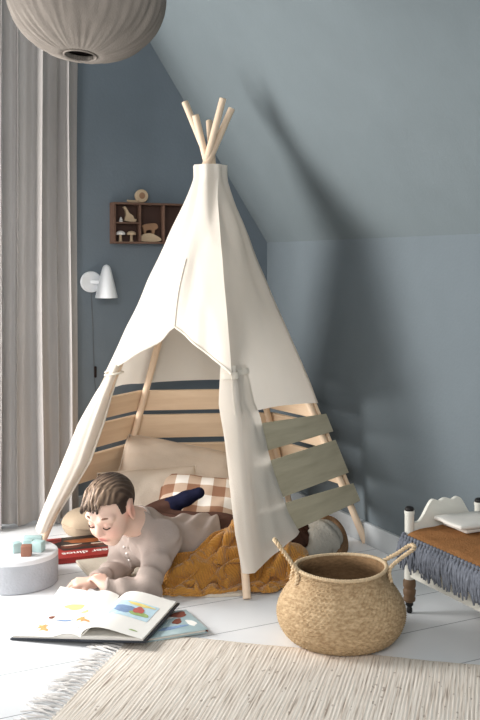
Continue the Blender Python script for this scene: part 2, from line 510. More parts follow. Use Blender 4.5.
def vcol(me, f, name='Col'):
    a = me.color_attributes.new(name, 'FLOAT_COLOR', 'POINT')
    co = np.empty(len(me.vertices) * 3); me.vertices.foreach_get('co', co); co = co.reshape(-1, 3)
    c = f(co)
    a.data.foreach_set('color', np.concatenate([c, np.ones((len(c), 1))], 1).astype(np.float32).ravel())

# ------------------------------------------------------------------ the room
A0 = math.radians(24.56)                       # the room is turned this much against the camera
CORNER = V((0.117, 4.32, 0))
RM = Matrix.Translation(CORNER) @ Matrix.Rotation(A0, 4, 'Z')   # room frame: x right along gable, y back, z up
def R(x, y, z=0): return RM @ V((x, y, z))
KH = 1.088; TAN = 1.526; CH = 2.55
xc = -(CH - KH) / TAN                          # where slope meets flat ceiling

def struct(name, bm, m, M_=RM, ang=30):
    o = obj(name, bm, m, None, M=M_, ang=ang); tag(o, kind='structure'); return o

bm = NB(); box(bm, (-1.3, -1.9, -0.02), (4.2, 5.2, 0.04)); struct('floor', bm, M['floor'])
bm = NB(); box(bm, (0.05, -1.9, KH / 2), (0.10, 5.2, KH)); struct('wall_right', bm, M['wall'])
bm = NB()
prism(bm, [(0.0, KH), (xc, CH), (-3.4, CH), (-3.4, CH + 0.1), (xc - 0.05, CH + 0.1), (0.1, KH + 0.06), (0.1, KH)], -4.5, 0.05)
struct('ceiling', bm, M['slope'])
# gable wall with window opening (behind and left of the curtain)
wx0, wx1, wz0, wz1 = -2.10, -1.06, 0.62, 2.05
bm = NB()
for x0, x1, z0, z1 in ((wx1, 0, 0, CH), (-3.4, wx0, 0, CH), (wx0, wx1, 0, wz0), (wx0, wx1, wz1, CH)):
    box(bm, ((x0 + x1) / 2, 0.06, (z0 + z1) / 2), (x1 - x0, 0.12, z1 - z0))
struct('wall_back', bm, M['gable'])
bm = NB()
for x0, x1, z0, z1 in ((wx0, wx1, wz0, wz0 + .05), (wx0, wx1, wz1 - .05, wz1), (wx0, wx0 + .05, wz0 + .05, wz1 - .05), (wx1 - .05, wx1, wz0 + .05, wz1 - .05),
                       ((wx0 + wx1) / 2 - .03, (wx0 + wx1) / 2 + .03, wz0 + .05, wz1 - .05)):
    box(bm, ((x0 + x1) / 2, 0.06, (z0 + z1) / 2), (x1 - x0, 0.06, z1 - z0), 0.004)
win = struct('window_1', bm, M['trim'])
bm = NB(); box(bm, ((wx0 + wx1) / 2, 0.06, (wz0 + wz1) / 2), (wx1 - wx0 - .1, 0.006, wz1 - wz0 - .1)); obj('pane', bm, M['glass'], win)
def baseboard(name, c, s, ax):
    bm = NB(); vs = box(bm, c, s, 0.004); struct(name, bm, M['trim'])
baseboard('baseboard_right', (-0.009, -2.25, 0.038), (0.018, 4.5, 0.076), 'y')
baseboard('baseboard_back', (-1.7, -0.009, 0.038), (3.36, 0.018, 0.076), 'x')
bm = NB(); box(bm, (-1.5, -0.11, CH - 0.02), (1.5, 0.05, 0.04), 0.004); struct('trim_1', bm, M['trim'])

# ------------------------------------------------------------------ curtain
ct = thing('curtain', 'long grey linen curtain hanging in folds at the left edge', 'curtain', R(-1.1, -0.11, 0.012), A0)
def cur(u, v):
    x = lerp(0.226, -0.30, u)
    ph = 2 * PI * (u * 9.4 + 0.45 * math.sin(u * 9.0) + 0.08 * math.sin(v * 5 + u * 6))
    amp = lerp(0.038, 0.028, v) * (0.65 + 0.35 * math.sin(u * 23 + 1.0))
    y = amp * math.sin(ph) + 0.010 * math.sin(2.3 * ph + 1) + 0.008 * math.sin(v * 3.1 + u * 4)
    return V((x + 0.012 * math.cos(ph) + 0.004 * math.sin(v * 7 + u * 11), y, lerp(0.0 + 0.006 * math.sin(u * 30), CH - 0.055, v)))
bm = NB(); grid(bm, 240, 40, cur); obj('curtain_cloth', bm, M['curtain'], ct, ang=None)
def hem(u, v):
    p = cur(u, 0.0); q = cur(u, 0.03)
    return lerp(p, q, v) + V((0, -0.003, 0))
bm = NB(); grid(bm, 240, 3, hem); obj('hem', bm, M['curtain'], ct, ang=None)

# ------------------------------------------------------------------ pendant lamp
pc = V((-0.398, 2.60, 1.697)); PR = 0.205; PH = 0.168
pl = thing('pendant_lamp', 'round grey brown fabric pendant lamp hanging at top left', 'lamp', pc)
prof = []
for k in range(41):
    a = -PI / 2 + PI * k / 40
    r = PR * math.cos(a) ** 0.85 if math.cos(a) > 0 else 0
    z = PH * math.sin(a)
    prof.append((r, z))
prof = [p for p in prof if p[0] > 0.044]
prof = [(0.040, prof[0][1] + 0.012), (0.040, prof[0][1] + 0.002)] + prof + [(0.042, prof[-1][1])]
def pleat(r, z, a, j):
    t = abs(z) / PH
    w = t ** 2.2
    b_ = a + 0.10 * math.sin(z * 14 + a * 2)
    q = math.sin(b_ * 11 + 1.6 * math.sin(a * 3 + 1)) * 0.6 + math.sin(b_ * 23 + 2.4 * math.sin(a * 5)) * 0.5 + math.sin(a * 47 + 2 * math.sin(a * 7)) * 0.3
    q = q - 0.35 * abs(q)
    rib = 0.005 * (abs(math.sin(a * 7)) ** 0.6 - 0.6)
    return r * (1 + 0.045 * w * q) + rib * (1 - w) + 0.0012 * math.sin(a * 41 + z * 40)
bm = NB(); lathe(bm, prof, 240, fn=pleat); obj('lamp_shade', bm, M['pend'], pl, ang=None)
bm = NB()
ring = [V((0.042 * math.cos(a), 0.042 * math.sin(a), prof[1][1] - 0.002)) for a in [2 * PI * k / 32 for k in range(33)]]
tube(bm, ring, 0.003, 8, cap=False); obj('opening_ring', bm, M['pend'], pl)
bm = NB(); lathe(bm, [(0.0405, prof[0][1] + 0.004), (0.038, prof[0][1] + 0.03), (0.0, prof[0][1] + 0.035)], 24); obj('dark_opening_cap', bm, M['dark'], pl)  # near-black cap paints in the shade inside the lamp opening
bm = NB(); tube(bm, [(0, 0, prof[-1][1] - 0.01), (0, 0, CH - pc.z - 0.02)], 0.004, 8)
lathe(bm, [(0.0, CH - pc.z), (0.045, CH - pc.z), (0.04, CH - pc.z - 0.025), (0.0, CH - pc.z - 0.03)], 24)
obj('cord', bm, M['cordg'], pl)
bm = NB(); tube(bm, spline([(0.196, -0.03, 0.03), (0.199, -0.03, 0.0), (0.197, -0.03, -0.045)], 4), 0.0016, 6); obj('loose_string', bm, M['pend'], pl)

for o in pl.children:
    if o.name.split('.')[0] != 'cord':
        o.data.transform(Matrix.Rotation(math.radians(5), 4, 'Y') @ Matrix.Rotation(math.radians(-7), 4, 'X'))
# ------------------------------------------------------------------ wall lamp
wl = thing('wall_lamp', 'white cone wall lamp on the dark gable wall beside the curtain', 'lamp', R(-0.742, -0.075, 0.0), A0)
bm = NB()
prof = [(0.041, 0.862), (0.044, 0.862), (0.0445, 0.866)] + [(0.0445 - 0.027 * t, 0.866 + 0.112 * t) for t in (0.2, 0.4, 0.6, 0.8, 0.95)] + [(0.0145, 0.984), (0.010, 0.990), (0.004, 0.993), (0.0005, 0.994)]
lathe(bm, prof, 40); obj('lamp_shade', bm, M['white'], wl, ang=50)
bm = NB(); lathe(bm, [(0.0, -0.012), (0.040, -0.012), (0.042, -0.008), (0.042, 0.008), (0.0, 0.012)], 40)
for v in bm.verts: v.co = V((v.co.x - 0.045, v.co.z + 0.061, v.co.y + 0.925))
obj('backplate', bm, M['white'], wl)
bm = NB(); tube(bm, [(-0.045, 0.05, 0.925), (-0.03, 0.02, 0.925), (0, 0.0, 0.925)], 0.008, 10); obj('arm', bm, M['white'], wl)
bm = NB(); tube(bm, spline([(-0.043, 0.068, 0.885), (-0.036, 0.069, 0.75), (-0.030, 0.069, 0.55), (-0.022, 0.069, 0.47), (-0.015, 0.069, 0.25), (-0.01, 0.069, 0.12)], 6), 0.0022, 6); obj('cable', bm, M['cordg'], wl)
bm = NB(); box(bm, (-0.026, 0.066, 0.565), (0.010, 0.010, 0.045), 0.003); obj('switch', bm, M['dark'], wl)

# ------------------------------------------------------------------ wall shelf and wooden animals
SX0, SX1, SZ0, SZ1, SD = -0.706, -0.378, 1.078, 1.243, 0.055
sh = thing('wall_shelf', 'dark brown wooden compartment box shelf on the gable wall', 'shelf', R(SX0, 0, SZ0), A0)
sw, shh = SX1 - SX0, SZ1 - SZ0
bm = NB()
for c, s in (((sw / 2, -SD / 2, 0.004), (sw, SD, 0.008)), ((sw / 2, -SD / 2, shh - 0.004), (sw, SD, 0.008)),
             ((0.005, -SD / 2, shh / 2), (0.010, SD, shh - 0.016)), ((sw - 0.005, -SD / 2, shh / 2), (0.010, SD, shh - 0.016))):
    box(bm, c, s, 0.0012)
obj('frame', bm, M['walnut'], sh)
bm = NB(); box(bm, (sw / 2, -0.004, shh / 2), (sw - 0.02, 0.006, shh - 0.016)); obj('back_panel', bm, M['walnut2'], sh)
for x in (0.113, 0.215):
    bm = NB(); box(bm, (x, -SD / 2 - 0.003, shh / 2), (0.007, SD - 0.01, shh - 0.0162), 0.001); obj('divider', bm, M['walnut'], sh)
bm = NB(); box(bm, (0.0598, -SD / 2 - 0.003, 0.083), (0.0990, SD - 0.01, 0.006), 0.001); obj('inner_shelf', bm, M['walnut'], sh)

def cutout(name, label, cat, pts, x, z, m, th=0.014, y=-0.030, group=None, sc=1.0):
    """flat sawn wooden figure; pts outline in metres, x to the right, z up, base at 0"""
    sp = spline([(p[0] * sc, 0, p[1] * sc) for p in pts + pts[:1]], 3)[:-1]
    bm = NB(); prism(bm, [(p.x, p.z) for p in sp], -th / 2, th / 2)
    o = obj(name, bm, m, None, M=Matrix.Translation(R(SX0 + x, y, SZ0 + z)) @ Matrix.Rotation(A0, 4, 'Z'), ang=40)
    return tag(o, label, cat, group)
def mushroom(x, label, mt):
    t = thing('toy_mushroom', label, 'toy', R(SX0 + x, -0.030, SZ0 + 0.0082), A0, 'wooden mushrooms in the shelf')
    bm = NB(); lathe(bm, [(0.0, 0), (0.008, 0), (0.0065, 0.006), (0.006, 0.020), (0.006, 0.030)], 20); obj('stem', bm, M['toyl'], t, ang=50)
    bm = NB(); lathe(bm, [(0.0, 0.028), (0.018, 0.027), (0.0195, 0.030), (0.017, 0.037), (0.010, 0.042), (0.0, 0.044)], 24); obj('cap', bm, mt, t, ang=60)
mushroom(0.036, 'wooden mushroom with bright white cap, left one in the shelf', M['mushw'])
mushroom(0.082, 'wooden mushroom with beige cap, right one in the shelf', M['toyl'])
bm = NB(); lathe(bm, [(0.0, 0), (0.0085, 0), (0.0075, 0.004), (0.004, 0.018), (0.0, 0.022)], 16)
tag(obj('toy_cone', bm, M['mushw'], None, M=Matrix.Translation(R(SX0 + 0.038, -0.030, SZ0 + 0.0862)) @ Matrix.Rotation(A0, 4, 'Z')), 'tiny pale wooden cone beside the long-necked duck', 'toy')
cutout('toy_duck', 'wooden duck with long raised neck on the upper left shelf', 'toy',
       [(-0.022, 0.004), (0.02, 0.0), (0.028, 0.012), (0.020, 0.012), (0.012, 0.026), (-0.002, 0.036), (-0.012, 0.052), (-0.020, 0.062), (-0.028, 0.058), (-0.020, 0.048), (-0.016, 0.030), (-0.020, 0.016)], 0.074, 0.0872, M['toyl'])
cutout('toy_hedgehog', 'pale wooden hedgehog at the bottom of the middle compartment', 'toy',
       [(-0.040, 0.002), (0.0, 0.0), (0.034, 0.002), (0.046, 0.008), (0.040, 0.016), (0.026, 0.024), (0.006, 0.033), (-0.014, 0.034), (-0.034, 0.028), (-0.044, 0.014)], 0.161, 0.0082, M['toyl'], 0.022)
cutout('toy_bear', 'brown wooden bear standing on the hedgehog figure', 'toy',
       [(-0.026, 0.0), (-0.018, 0.0), (-0.016, 0.012), (0.006, 0.014), (0.008, 0.0), (0.018, 0.0), (0.020, 0.014), (0.030, 0.020), (0.034, 0.028), (0.026, 0.040), (0.012, 0.042), (-0.010, 0.040), (-0.026, 0.036), (-0.034, 0.030), (-0.030, 0.022)], 0.160, 0.0415, M['toym'], 0.014)
# snail on top
sn = thing('toy_snail', 'pale wooden snail lying on top of the shelf box', 'toy', R(SX0 + 0.125, -0.028, SZ1 + 0.0005), A0)
bm = NB()
lathe(bm, [(0.0, -0.010), (0.025, -0.010), (0.0275, -0.006), (0.0275, 0.006), (0.025, 0.010), (0.0, 0.010)], 32)
for v in bm.verts: v.co = V((v.co.x, v.co.z, v.co.y + 0.0275))
obj('shell', bm, M['toyl'], sn, ang=40)
bm = NB(); lathe(bm, [(0.0, -0.0115), (0.012, -0.0115), (0.013, -0.010)], 24)
for v in bm.verts: v.co = V((v.co.x, v.co.z, v.co.y + 0.029))
obj('shell_spot', bm, M['toym'], sn)
bm = NB(); tube(bm, spline([(0.01, 0, 0.006), (-0.03, 0, 0.005), (-0.052, 0, 0.006), (-0.060, 0, 0.010)], 5), [0.006] * 10 + [0.005] * 3 + [0.004] * 3, 10); obj('body', bm, M['toyl'], sn)

# ------------------------------------------------------------------ teepee
APEX = V((-0.110, 3.55, 1.36))
BASE = {'FL': V((-0.702, 3.509, 0)), 'BL': V((-0.498, 3.89, 0)), 'BR': V((0.206, 3.97, 0)), 'R': V((0.448, 3.571, 0)), 'FR': V((0.021, 2.967, 0))}
EXT = {'FL': 0.135, 'BL': 0.155, 'BR': 0.115, 'R': 0.155, 'FR': 0.11}
tp = thing('teepee', 'cream canvas teepee with wooden poles and board sides in the corner', 'play tent', (-0.11, 3.55, 0))
CEN = V((-0.11, 3.55, 0))
def cross_off(k):
    d = (BASE[k] - CEN); d.z = 0; d.normalize()
    p = V((-d.y, d.x, 0))
    return p * 0.012
def P(k, z):
    a = APEX + cross_off(k)
    t = z / APEX.z
    return BASE[k] + (a - BASE[k]) * t
PRAD = 0.0125
for k in BASE:
    b0 = P(k, 0.0); top = P(k, APEX.z * (1 + EXT[k]))
    d = (top - b0); Ln = d.length
    q = d.to_track_quat('Z', 'Y').to_matrix().to_4x4()
    bm = NB(); lathe(bm, [(0.0, 0.0), (PRAD, 0.0), (PRAD, Ln * 0.5), (PRAD * 0.98, Ln - 0.002), (PRAD * 0.88, Ln), (0, Ln)], 16)
    obj('pole', bm, M['pole'], tp, M=Matrix.Translation(b0 + V((0, 0, 0.004))) @ q, ang=40)

def outw(p, z):
    d = V((p.x - lerp(CEN.x, APEX.x, 1), p.y - CEN.y, 0))
    return d.normalized()
def surf(a, b, u, z, extra=0.0):
    """a point of the canvas between pole a and pole b"""
    z_ = min(z, 1.30)
    p = P(a, z_).lerp(P(b, z_), u)
    c = V((APEX.x, APEX.y, p.z))
    r = (p - c)
    dr = r.normalized() if r.length > 1e-6 else V((0, -1, 0))
    base = 0.020 + 0.015 * max(0, min(1, (1.30 - z) / 0.75))
    ln = math.hypot(r.length + base, 0.034)
    q = c + dr * ln
    q.z = z
    s = math.sin(PI * u)
    w = 0.0
    n1 = noise.noise(V((q.x * 9, q.y * 9, z * 3.2))) * 0.016 * s
    n2 = noise.noise(V((q.x * 22 + 3, q.y * 22, z * 5))) * 0.004
    hz = max(0.0, (z - 0.55) / 0.8)
    ang = math.atan2(q.y - c.y, q.x - c.x)
    n3 = math.sin(ang * 7 + z * 5 + 1.0) * 0.0035 * hz + math.sin(ang * 3 - z * 9) * 0.004 * hz
    n4 = math.sin(ang * 4 - z * 14) * 0.003 * s
    n5 = 0.009 * (0.35 - abs(noise.noise(V((ang * 1.9 + 0.8 * z, z * 2.6 - ang * 0.7, 5.0))))) * min(1.0, (1.36 - z) * 4)
    q += dr * (n1 + n2 + n3 + n4 + n5 + extra)
    return q
ZT = 1.347
bm = NB()
order = ['FL', 'BL', 'BR', 'R', 'FR']
HEM = {'FL': 0.54, 'BL': 0.545, 'BR': 0.545, 'R': 0.50, 'FR': 0.52}
NR = 44
lay = bm.verts.layers.float.new('v')
cols = []
for a, b in zip(order, order[1:]):
    n = 16 if (a, b) != ('FL', 'BL') else 10
    for i in range(n):
        u = i / n
        zb = lerp(HEM[a], HEM[b], u) + 0.010 * math.sin(PI * u)
        cols.append([surf(a, b, u, lerp(ZT, zb, j / NR)) for j in range(NR + 1)])
cols.append([surf('R', 'FR', 1.0, lerp(ZT, 0.52, j / NR)) for j in range(NR + 1)])
vs = [[bm.verts.new(p) for p in c] for c in cols]
for c0, c1 in zip(vs, vs[1:]):
    for j in range(NR):
        bm.faces.new((c0[j], c0[j + 1], c1[j + 1], c1[j]))
# front panel with the opening
US, ZS, ZR, ZL = 0.50, 0.785, 0.645, 0.615
def zopen(u):
    if u < US: 
        t = u / US; return lerp(ZR, ZS, t ** 0.9)
    t = (1 - u) / (1 - US); return lerp(ZL, ZS, t ** 0.9)
NF = 36
ft = []
for i in range(NF + 1):
    u = i / NF
    zb = zopen(u)
    col = []
    for j in range(NR + 1):
        z = lerp(ZT, zb, j / NR)
        e = 0.0
        near = max(0, 1 - (z - zb) / 0.16)
        e += -0.012 * near ** 2 * math.sin(PI * u)        # rolls inwards at the edge
        e += 0.012 * math.exp(-((u - US) / 0.07) ** 2) * min(1, (ZT - z) * 2) * 0.5
        # tension folds running from the apex of the slit to the ties
        e += 0.006 * math.sin(u * 26) * near
        col.append(surf('FR', 'FL', u, z, e))
    ft.append(col)
fv = [[bm.verts.new(p) for p in c] for c in ft]
for c0, c1 in zip(fv, fv[1:]):
    for j in range(NR):
        bm.faces.new((c0[j], c0[j + 1], c1[j + 1], c1[j]))
canvas = obj('canvas', bm, M['canvas'], tp, world=True, ang=None)
# bound edge along the opening, seams and top collar
bm = NB()
tube(bm, [c[-1] + V((0, 0, -0.001)) for c in ft], 0.0045, 8, flat=1.0)
obj('opening_edge', bm, M['canvas'], tp, world=True)
i0 = round(US * NF)
bm = NB(); tube(bm, [p + V((0, -0.0015, 0)) for p in ft[i0][int(NR * 0.60):]], 0.0014, 6); obj('seam', bm, M['seam'], tp, world=True)
for a, b, u in ():
    pts = [surf(a, b, u, lerp(ZT, 0.70, j / 30), 0.001) for j in range(31)]
    bm = NB(); tube(bm, pts, 0.0016, 6); obj('seam', bm, M['seam'], tp, world=True)

# boards
def board(a, b, z0a, z1a, z0b, z1b, exta, extb, m, off=0.022, th=0.012):
    def Q(k, z, z2):
        p = P(k, (z + z2) / 2); d = P(k, z2) - P(k, z); d.normalize()
        return P(k, z), P(k, z2)
    A0_, A1_ = P(a, z0a), P(a, z1a); B0_, B1_ = P(b, z0b), P(b, z1b)
    x = ((B0_ + B1_) / 2 - (A0_ + A1_) / 2).normalized()
    up = ((A1_ - A0_) + (B1_ - B0_)).normalized()
    nrm = x.cross(up).normalized()
    c = (A0_ + A1_ + B0_ + B1_) / 4
    if nrm.dot(V((c.x - CEN.x, c.y - CEN.y, 0))) < 0: nrm = -nrm
    yv = nrm.cross(x) * 1.0
    if yv.z < 0: yv = -yv
    zv = x.cross(yv)
    A0_ = A0_ - x * exta; A1_ = A1_ - x * exta; B0_ = B0_ + x * extb; B1_ = B1_ + x * extb
    org = c + nrm * off
    Mx = Matrix((x.to_4d(), yv.to_4d(), zv.to_4d(), V((0, 0, 0, 1)))).transposed()
    for i in range(3): Mx[3][i] = 0
    Mx.translation = org
    inv = Mx.inverted()
    pts = [inv @ (p + nrm * off) for p in (A0_, B0_, B1_, A1_)]
    bm = NB()
    prism(bm, [(p.x, p.y) for p in pts], -th / 2, th / 2, axis='z')
    bmesh.ops.bevel(bm, geom=bm.edges[:], offset=0.0015, segments=1, affect='EDGES')
    return obj('board', bm, m, tp, M=Mx, ang=30)
for z0, z1 in ((0.435, 0.512), (0.325, 0.416), (0.195, 0.300)):
    board('FL', 'BL', z0, z1, z0, z1, 0.02, 0.01, M['pine'])
    board('BL', 'BR', z0, z1, z0, z1, 0.01, 0.01, M['pine'])
    board('BR', 'R', z0, z1, z0, z1, 0.01, 0.01, M['pine'])
ob1 = board('FR', 'R', 0.385, 0.475, 0.388, 0.452, -0.04, 0.045, M['shadeboard'])
ob2 = board('FR', 'R', 0.235, 0.352, 0.240, 0.358, -0.04, 0.035, M['shadeboard'])
ob3 = board('FR', 'R', 0.128, 0.225, 0.140, 0.203, -0.04, 0.035, M['shadeboard'])
for o in (ob1, ob2, ob3): o['label'] = 'olive grey shade-toned board on the right side'

# hanging flaps
def ppx(p): return V((240 + p.x / p.y * 1000, 263 + (1 - p.z) / p.y * 1000))
RW = [(0.70, 0.20), (0.60, 0.215), (0.50, 0.225), (0.40, 0.25), (0.30, 0.29), (0.20, 0.34), (0.13, 0.40), (0.0, 0.46)]
LW = [(0.70, 0.02), (0.64, 0.030), (0.55, 0.042), (0.45, 0.036), (0.30, 0.030), (0.18, 0.026), (0.08, 0.010), (0.0, 0.006)]
def interp(T, z):
    for (z0, a), (z1, b) in zip(T, T[1:]):
        if z >= z1: return lerp(a, b, max(0, (z0 - z)) / (z0 - z1))
    return T[-1][1]
frd = (BASE['FL'] - BASE['FR']); frd.z = 0; frd.normalize()
def rflap(v, r, off=0.0, zt=0.668):
    zb = 0.078 if v < 0.25 else lerp(0.078, 0.135, ((v - 0.25) / 0.75) ** 0.85)
    z = lerp(zt, zb, r)
    g = math.exp(-((z - 0.642) / 0.028) ** 2)             # gathered at the tie
    p = P('FR', z)
    lw = interp(LW, z)
    front = V((0.25, -1, 0)).normalized()
    pn = V((0.80, -0.60, 0)).normalized()
    if v < 0.25:
        t = 1 - v / 0.25
        q = p + V((-1.0, 0.1, 0)) * (lw * t + 0.006) + front * (0.036 - 0.008 * t * t)
        q = q.lerp(p + pn * 0.030 + front * 0.012, (1 - t) ** 2 * 0.6)
    else:
        t = (v - 0.25) / 0.75
        w = interp(RW, z) * t
        q = p.lerp(P('R', z), w) + pn * 0.040 * min(1.0, 0.80 + 0.8 * t) + front * 0.010 * (1 - t) ** 3
        if z > 0.50:
            q2 = surf('FR', 'R', w, z, 0.004)
            k = min(1, (z - 0.50) / 0.05)
            q = q.lerp(q2, k * min(1, t * 3))
    fold = (0.0045 * math.sin(v * 9 + 0.6 + z * 2) + 0.0015 * math.sin(v * 21 + z * 5)) * max(0.0, min(1, (0.61 - z) * 5)) * (1 - 0.8 * g)
    fold += 0.004 * noise.noise(V((v * 5, z * 8, 2.0)))
    q += pn * (fold + off - 0.010 * g * math.sin(PI * v))
    return q
bm = NB(); grid(bm, 60, 60, rflap); fl = obj('flap', bm, M['canvas'], tp, world=True, ang=None)
fl['label'] = 'wide right tied-back flap'
bm = NB()
def rtie(v, r): 
    return rflap(lerp(0.0, 1.0, v), (0.668 - lerp(0.652, 0.632, r) - 0.010 * (v - 0.5)) / (0.668 - 0.1), 0.006 + 0.002 * math.sin(PI * r))
grid(bm, 40, 4, rtie); obj('tie', bm, M['rope'], tp, world=True, ang=None)

LLW = [(0.66, 0.032, 0.012), (0.615, 0.028, 0.010), (0.54, 0.044, 0.018), (0.44, 0.056, 0.034), (0.30, 0.052, 0.046), (0.20, 0.050, 0.030), (0.12, 0.048, 0.014), (0.0, 0.040, 0.010)]
def interp2(z):
    for (z0, a, b), (z1, c, d) in zip(LLW, LLW[1:]):
        if z >= z1:
            t = max(0, z0 - z) / (z0 - z1); return lerp(a, c, t), lerp(b, d, t)
    return LLW[-1][1:]
def lflap(v, r, off=0.0):
    zb = 0.075 - 0.02 * math.sin(PI * v) + 0.0 * v
    z = lerp(0.645, zb, r)
    g = math.exp(-((z - 0.612) / 0.025) ** 2)
    p = P('FL', z)
    l, rr = interp2(z)
    x = lerp(-l, rr, v)
    bulge = 0.034 * math.sin(PI * min(1, v * 1.05)) ** 0.6
    q = p + V((x, -bulge + 0.012 * v, 0))
    fold = (0.004 * math.sin(v * 8 + 1 + z * 3) + 0.0015 * math.sin(v * 17 + z * 6)) * (1 - 0.7 * g) * min(1, (0.66 - z) * 6)
    q += V((-0.3, -1, 0)).normalized() * (fold + off)
    return q
bm = NB()
grid(bm, 40, 50, lflap)
def lback(v, r):
    q = lflap(v, r); z = q.z; p = P('FL', z)
    return V((q.x, 2 * p.y - q.y + 0.004, z))
grid(bm, 40, 50, lback)
bmesh.ops.remove_doubles(bm, verts=bm.verts, dist=0.0015)
fl = obj('flap', bm, M['canvas'], tp, world=True, ang=None); fl['label'] = 'narrow left tied-back flap'
bm = NB()
cz = [P('FL', 0.612) + V((-0.008 + 0.028 * math.cos(a), -0.004 + 0.036 * math.sin(a), 0.004 * math.cos(a))) for a in [2 * PI * k / 24 for k in range(25)]]
tube(bm, cz, 0.008, 8, cap=False, flat=0.5); obj('tie', bm, M['rope'], tp, world=True)

# ------------------------------------------------------------------ pillows, mat
def pillow(name, label, cat, loc, Rm, w, h, t, m, seed, parent=None, droop=0.0):
    def f(side):
        def g(u, v):
            x = u * 2 - 1; y = v * 2 - 1
            pinch = 1 - 0.07 * (1 - abs(y) ** 1.5) * abs(x) ** 4
            pinch2 = 1 - 0.07 * (1 - abs(x) ** 1.5) * abs(y) ** 4
            prof = (max(0, 1 - abs(x) ** 3.2) * max(0, 1 - abs(y) ** 3.2)) ** 0.55
            n = noise.noise(V((x * 2.2 + seed, y * 2.2, seed))) * 0.22 + noise.noise(V((x * 5 + seed, y * 5, 1.0))) * 0.10
            cr = 0.06 * math.sin((x * 3 + y * 5) * 2 + seed) * (1 - prof)
            z = side * t / 2 * prof * (1 + n) + cr * t * 0.6
            z -= droop * (x * x)
            return V((x * w / 2 * pinch2, y * h / 2 * pinch, z))
        return g
    bm = NB()
    grid(bm, 34, 26, f(1), uv=True); grid(bm, 34, 26, f(-1), uv=True)
    bmesh.ops.remove_doubles(bm, verts=bm.verts, dist=0.0008)
    o = obj(name, bm, m, None, M=Matrix.Translation(loc) @ Rm, ang=None)
    tag(o, label, cat)
    edge = []
    for k in range(97):
        a = k / 96 * 4
        s_, fr = int(a) % 4, a - int(a)
        u, v = ((fr, 0), (1, fr), (1 - fr, 1), (0, 1 - fr))[s_]
        edge.append(f(1)(u, v))
    bm = NB(); tube(bm, edge, 0.0035, 6, cap=False); obj('piping', bm, m, o)
    return o
def RX(tilt, yaw=0, roll=0):
    return Matrix.Rotation(yaw, 4, 'Z') @ Matrix.Rotation(tilt, 4, 'X') @ Matrix.Rotation(roll, 4, 'Z')
pillow('pillow', 'long beige linen pillow leaning high against the back boards', 'pillow', (-0.225, 3.722, 0.230), RX(math.radians(60), math.radians(2), math.radians(-12)), 0.44, 0.20, 0.09, M['linen2'], 1.3, droop=0.01)
pillow('pillow', 'beige linen pillow standing behind the boy’s head, under the long pillow', 'pillow', (-0.33, 3.612, 0.135), RX(math.radians(58), math.radians(4), math.radians(4)), 0.36, 0.25, 0.09, M['linen'], 5.1)
pillow('pillow', 'tan and white gingham pillow behind the boy’s sock', 'pillow', (-0.125, 3.540, 0.120), RX(math.radians(42), math.radians(6), math.radians(-10)), 0.33, 0.29, 0.10, M['gingham'], 8.4)

bm = NB()
mp = [(-0.56, 3.36), (-0.44, 3.12), (-0.24, 3.00), (-0.02, 2.995), (0.06, 3.06), (0.37, 3.50), (0.16, 3.86), (-0.44, 3.80), (-0.50, 3.60)]
mp = [(p.x, p.y) for p in spline([(a, b, 0) for a, b in mp + mp[:1]], 5)[:-1]]
prism(bm, mp, 0.001, 0.010, axis='z')
bmesh.ops.bevel(bm, geom=[e for e in bm.edges if abs(e.verts[0].co.z - e.verts[1].co.z) < 1e-4], offset=0.003, segments=2, affect='EDGES')
tag(obj('floor_mat', bm, M['mat'], None), 'thin beige floor mat inside the teepee under the boy', 'mat')

t = thing('floor_cushion', 'flat round tan cushion on the floor behind the red book', 'cushion', (-0.545, 3.71, 0.0))
bm = NB(); prof = [(0.0, 0.001), (0.085, 0.001), (0.108, 0.02), (0.114, 0.042), (0.104, 0.066), (0.07, 0.084), (0.03, 0.090), (0.0, 0.088)]
lathe(bm, [(p.x, p.z) for p in spline([(a, 0, b) for a, b in prof], 4)], 48, fn=lambda r, z, a, j: r * (1 + 0.02 * math.sin(a * 9 + z * 30)))
obj('cover', bm, M['cush'], t, ang=None)
bm = NB(); tube(bm, [V((0.1145 * math.cos(a), 0.1145 * math.sin(a), 0.042)) for a in [2 * PI * k / 48 for k in range(49)]], 0.003, 6, cap=False); obj('piping', bm, M['cush'], t)

# ------------------------------------------------------------------ boy
th_, p_ = math.radians(27), math.radians(28)
Fv = V((-math.cos(p_) * math.sin(th_), -math.cos(p_) * math.cos(th_), -math.sin(p_)))
Uv = V((-math.sin(p_) * math.sin(th_), -math.sin(p_) * math.cos(th_), math.cos(p_)))
roll = math.radians(-1)
Lv = Uv.cross(Fv)
Uv = (Uv * math.cos(roll) + Lv * math.sin(roll)).normalized(); Lv = Uv.cross(Fv)
HC = V((-0.380, 2.955, 0.274)); HS = 0.875
def H(f, l, u): return HC + (Fv * f + Lv * l + Uv * u) * HS
HR = [list(Fv), list(Lv), list(Uv)]

sh_n = V((-0.228, 3.035, 0.165)); sh_f = V((-0.372, 3.185, 0.160))
el_n = V((-0.276, 2.945, 0.036)); el_f = V((-0.374, 3.14, 0.040))
wr_n = V((-0.392, 2.938, 0.047)); wr_f = V((-0.438, 2.985, 0.046))
chest = V((-0.285, 3.115, 0.135)); waist = V((-0.165, 3.21, 0.100)); hips = V((-0.060, 3.305, 0.090))
kn_f = V((-0.365, 3.42, 0.105)); an_f = V((-0.235, 3.43, 0.170)); toe_f = V((-0.140, 3.425, 0.213))
hip_f = V((-0.105, 3.355, 0.09)); hip_n = V((-0.02, 3.27, 0.085))
kn_n = V((0.165, 3.36, 0.062)); an_n = V((0.30, 3.50, 0.050)); toe_n = V((0.34, 3.56, 0.045))

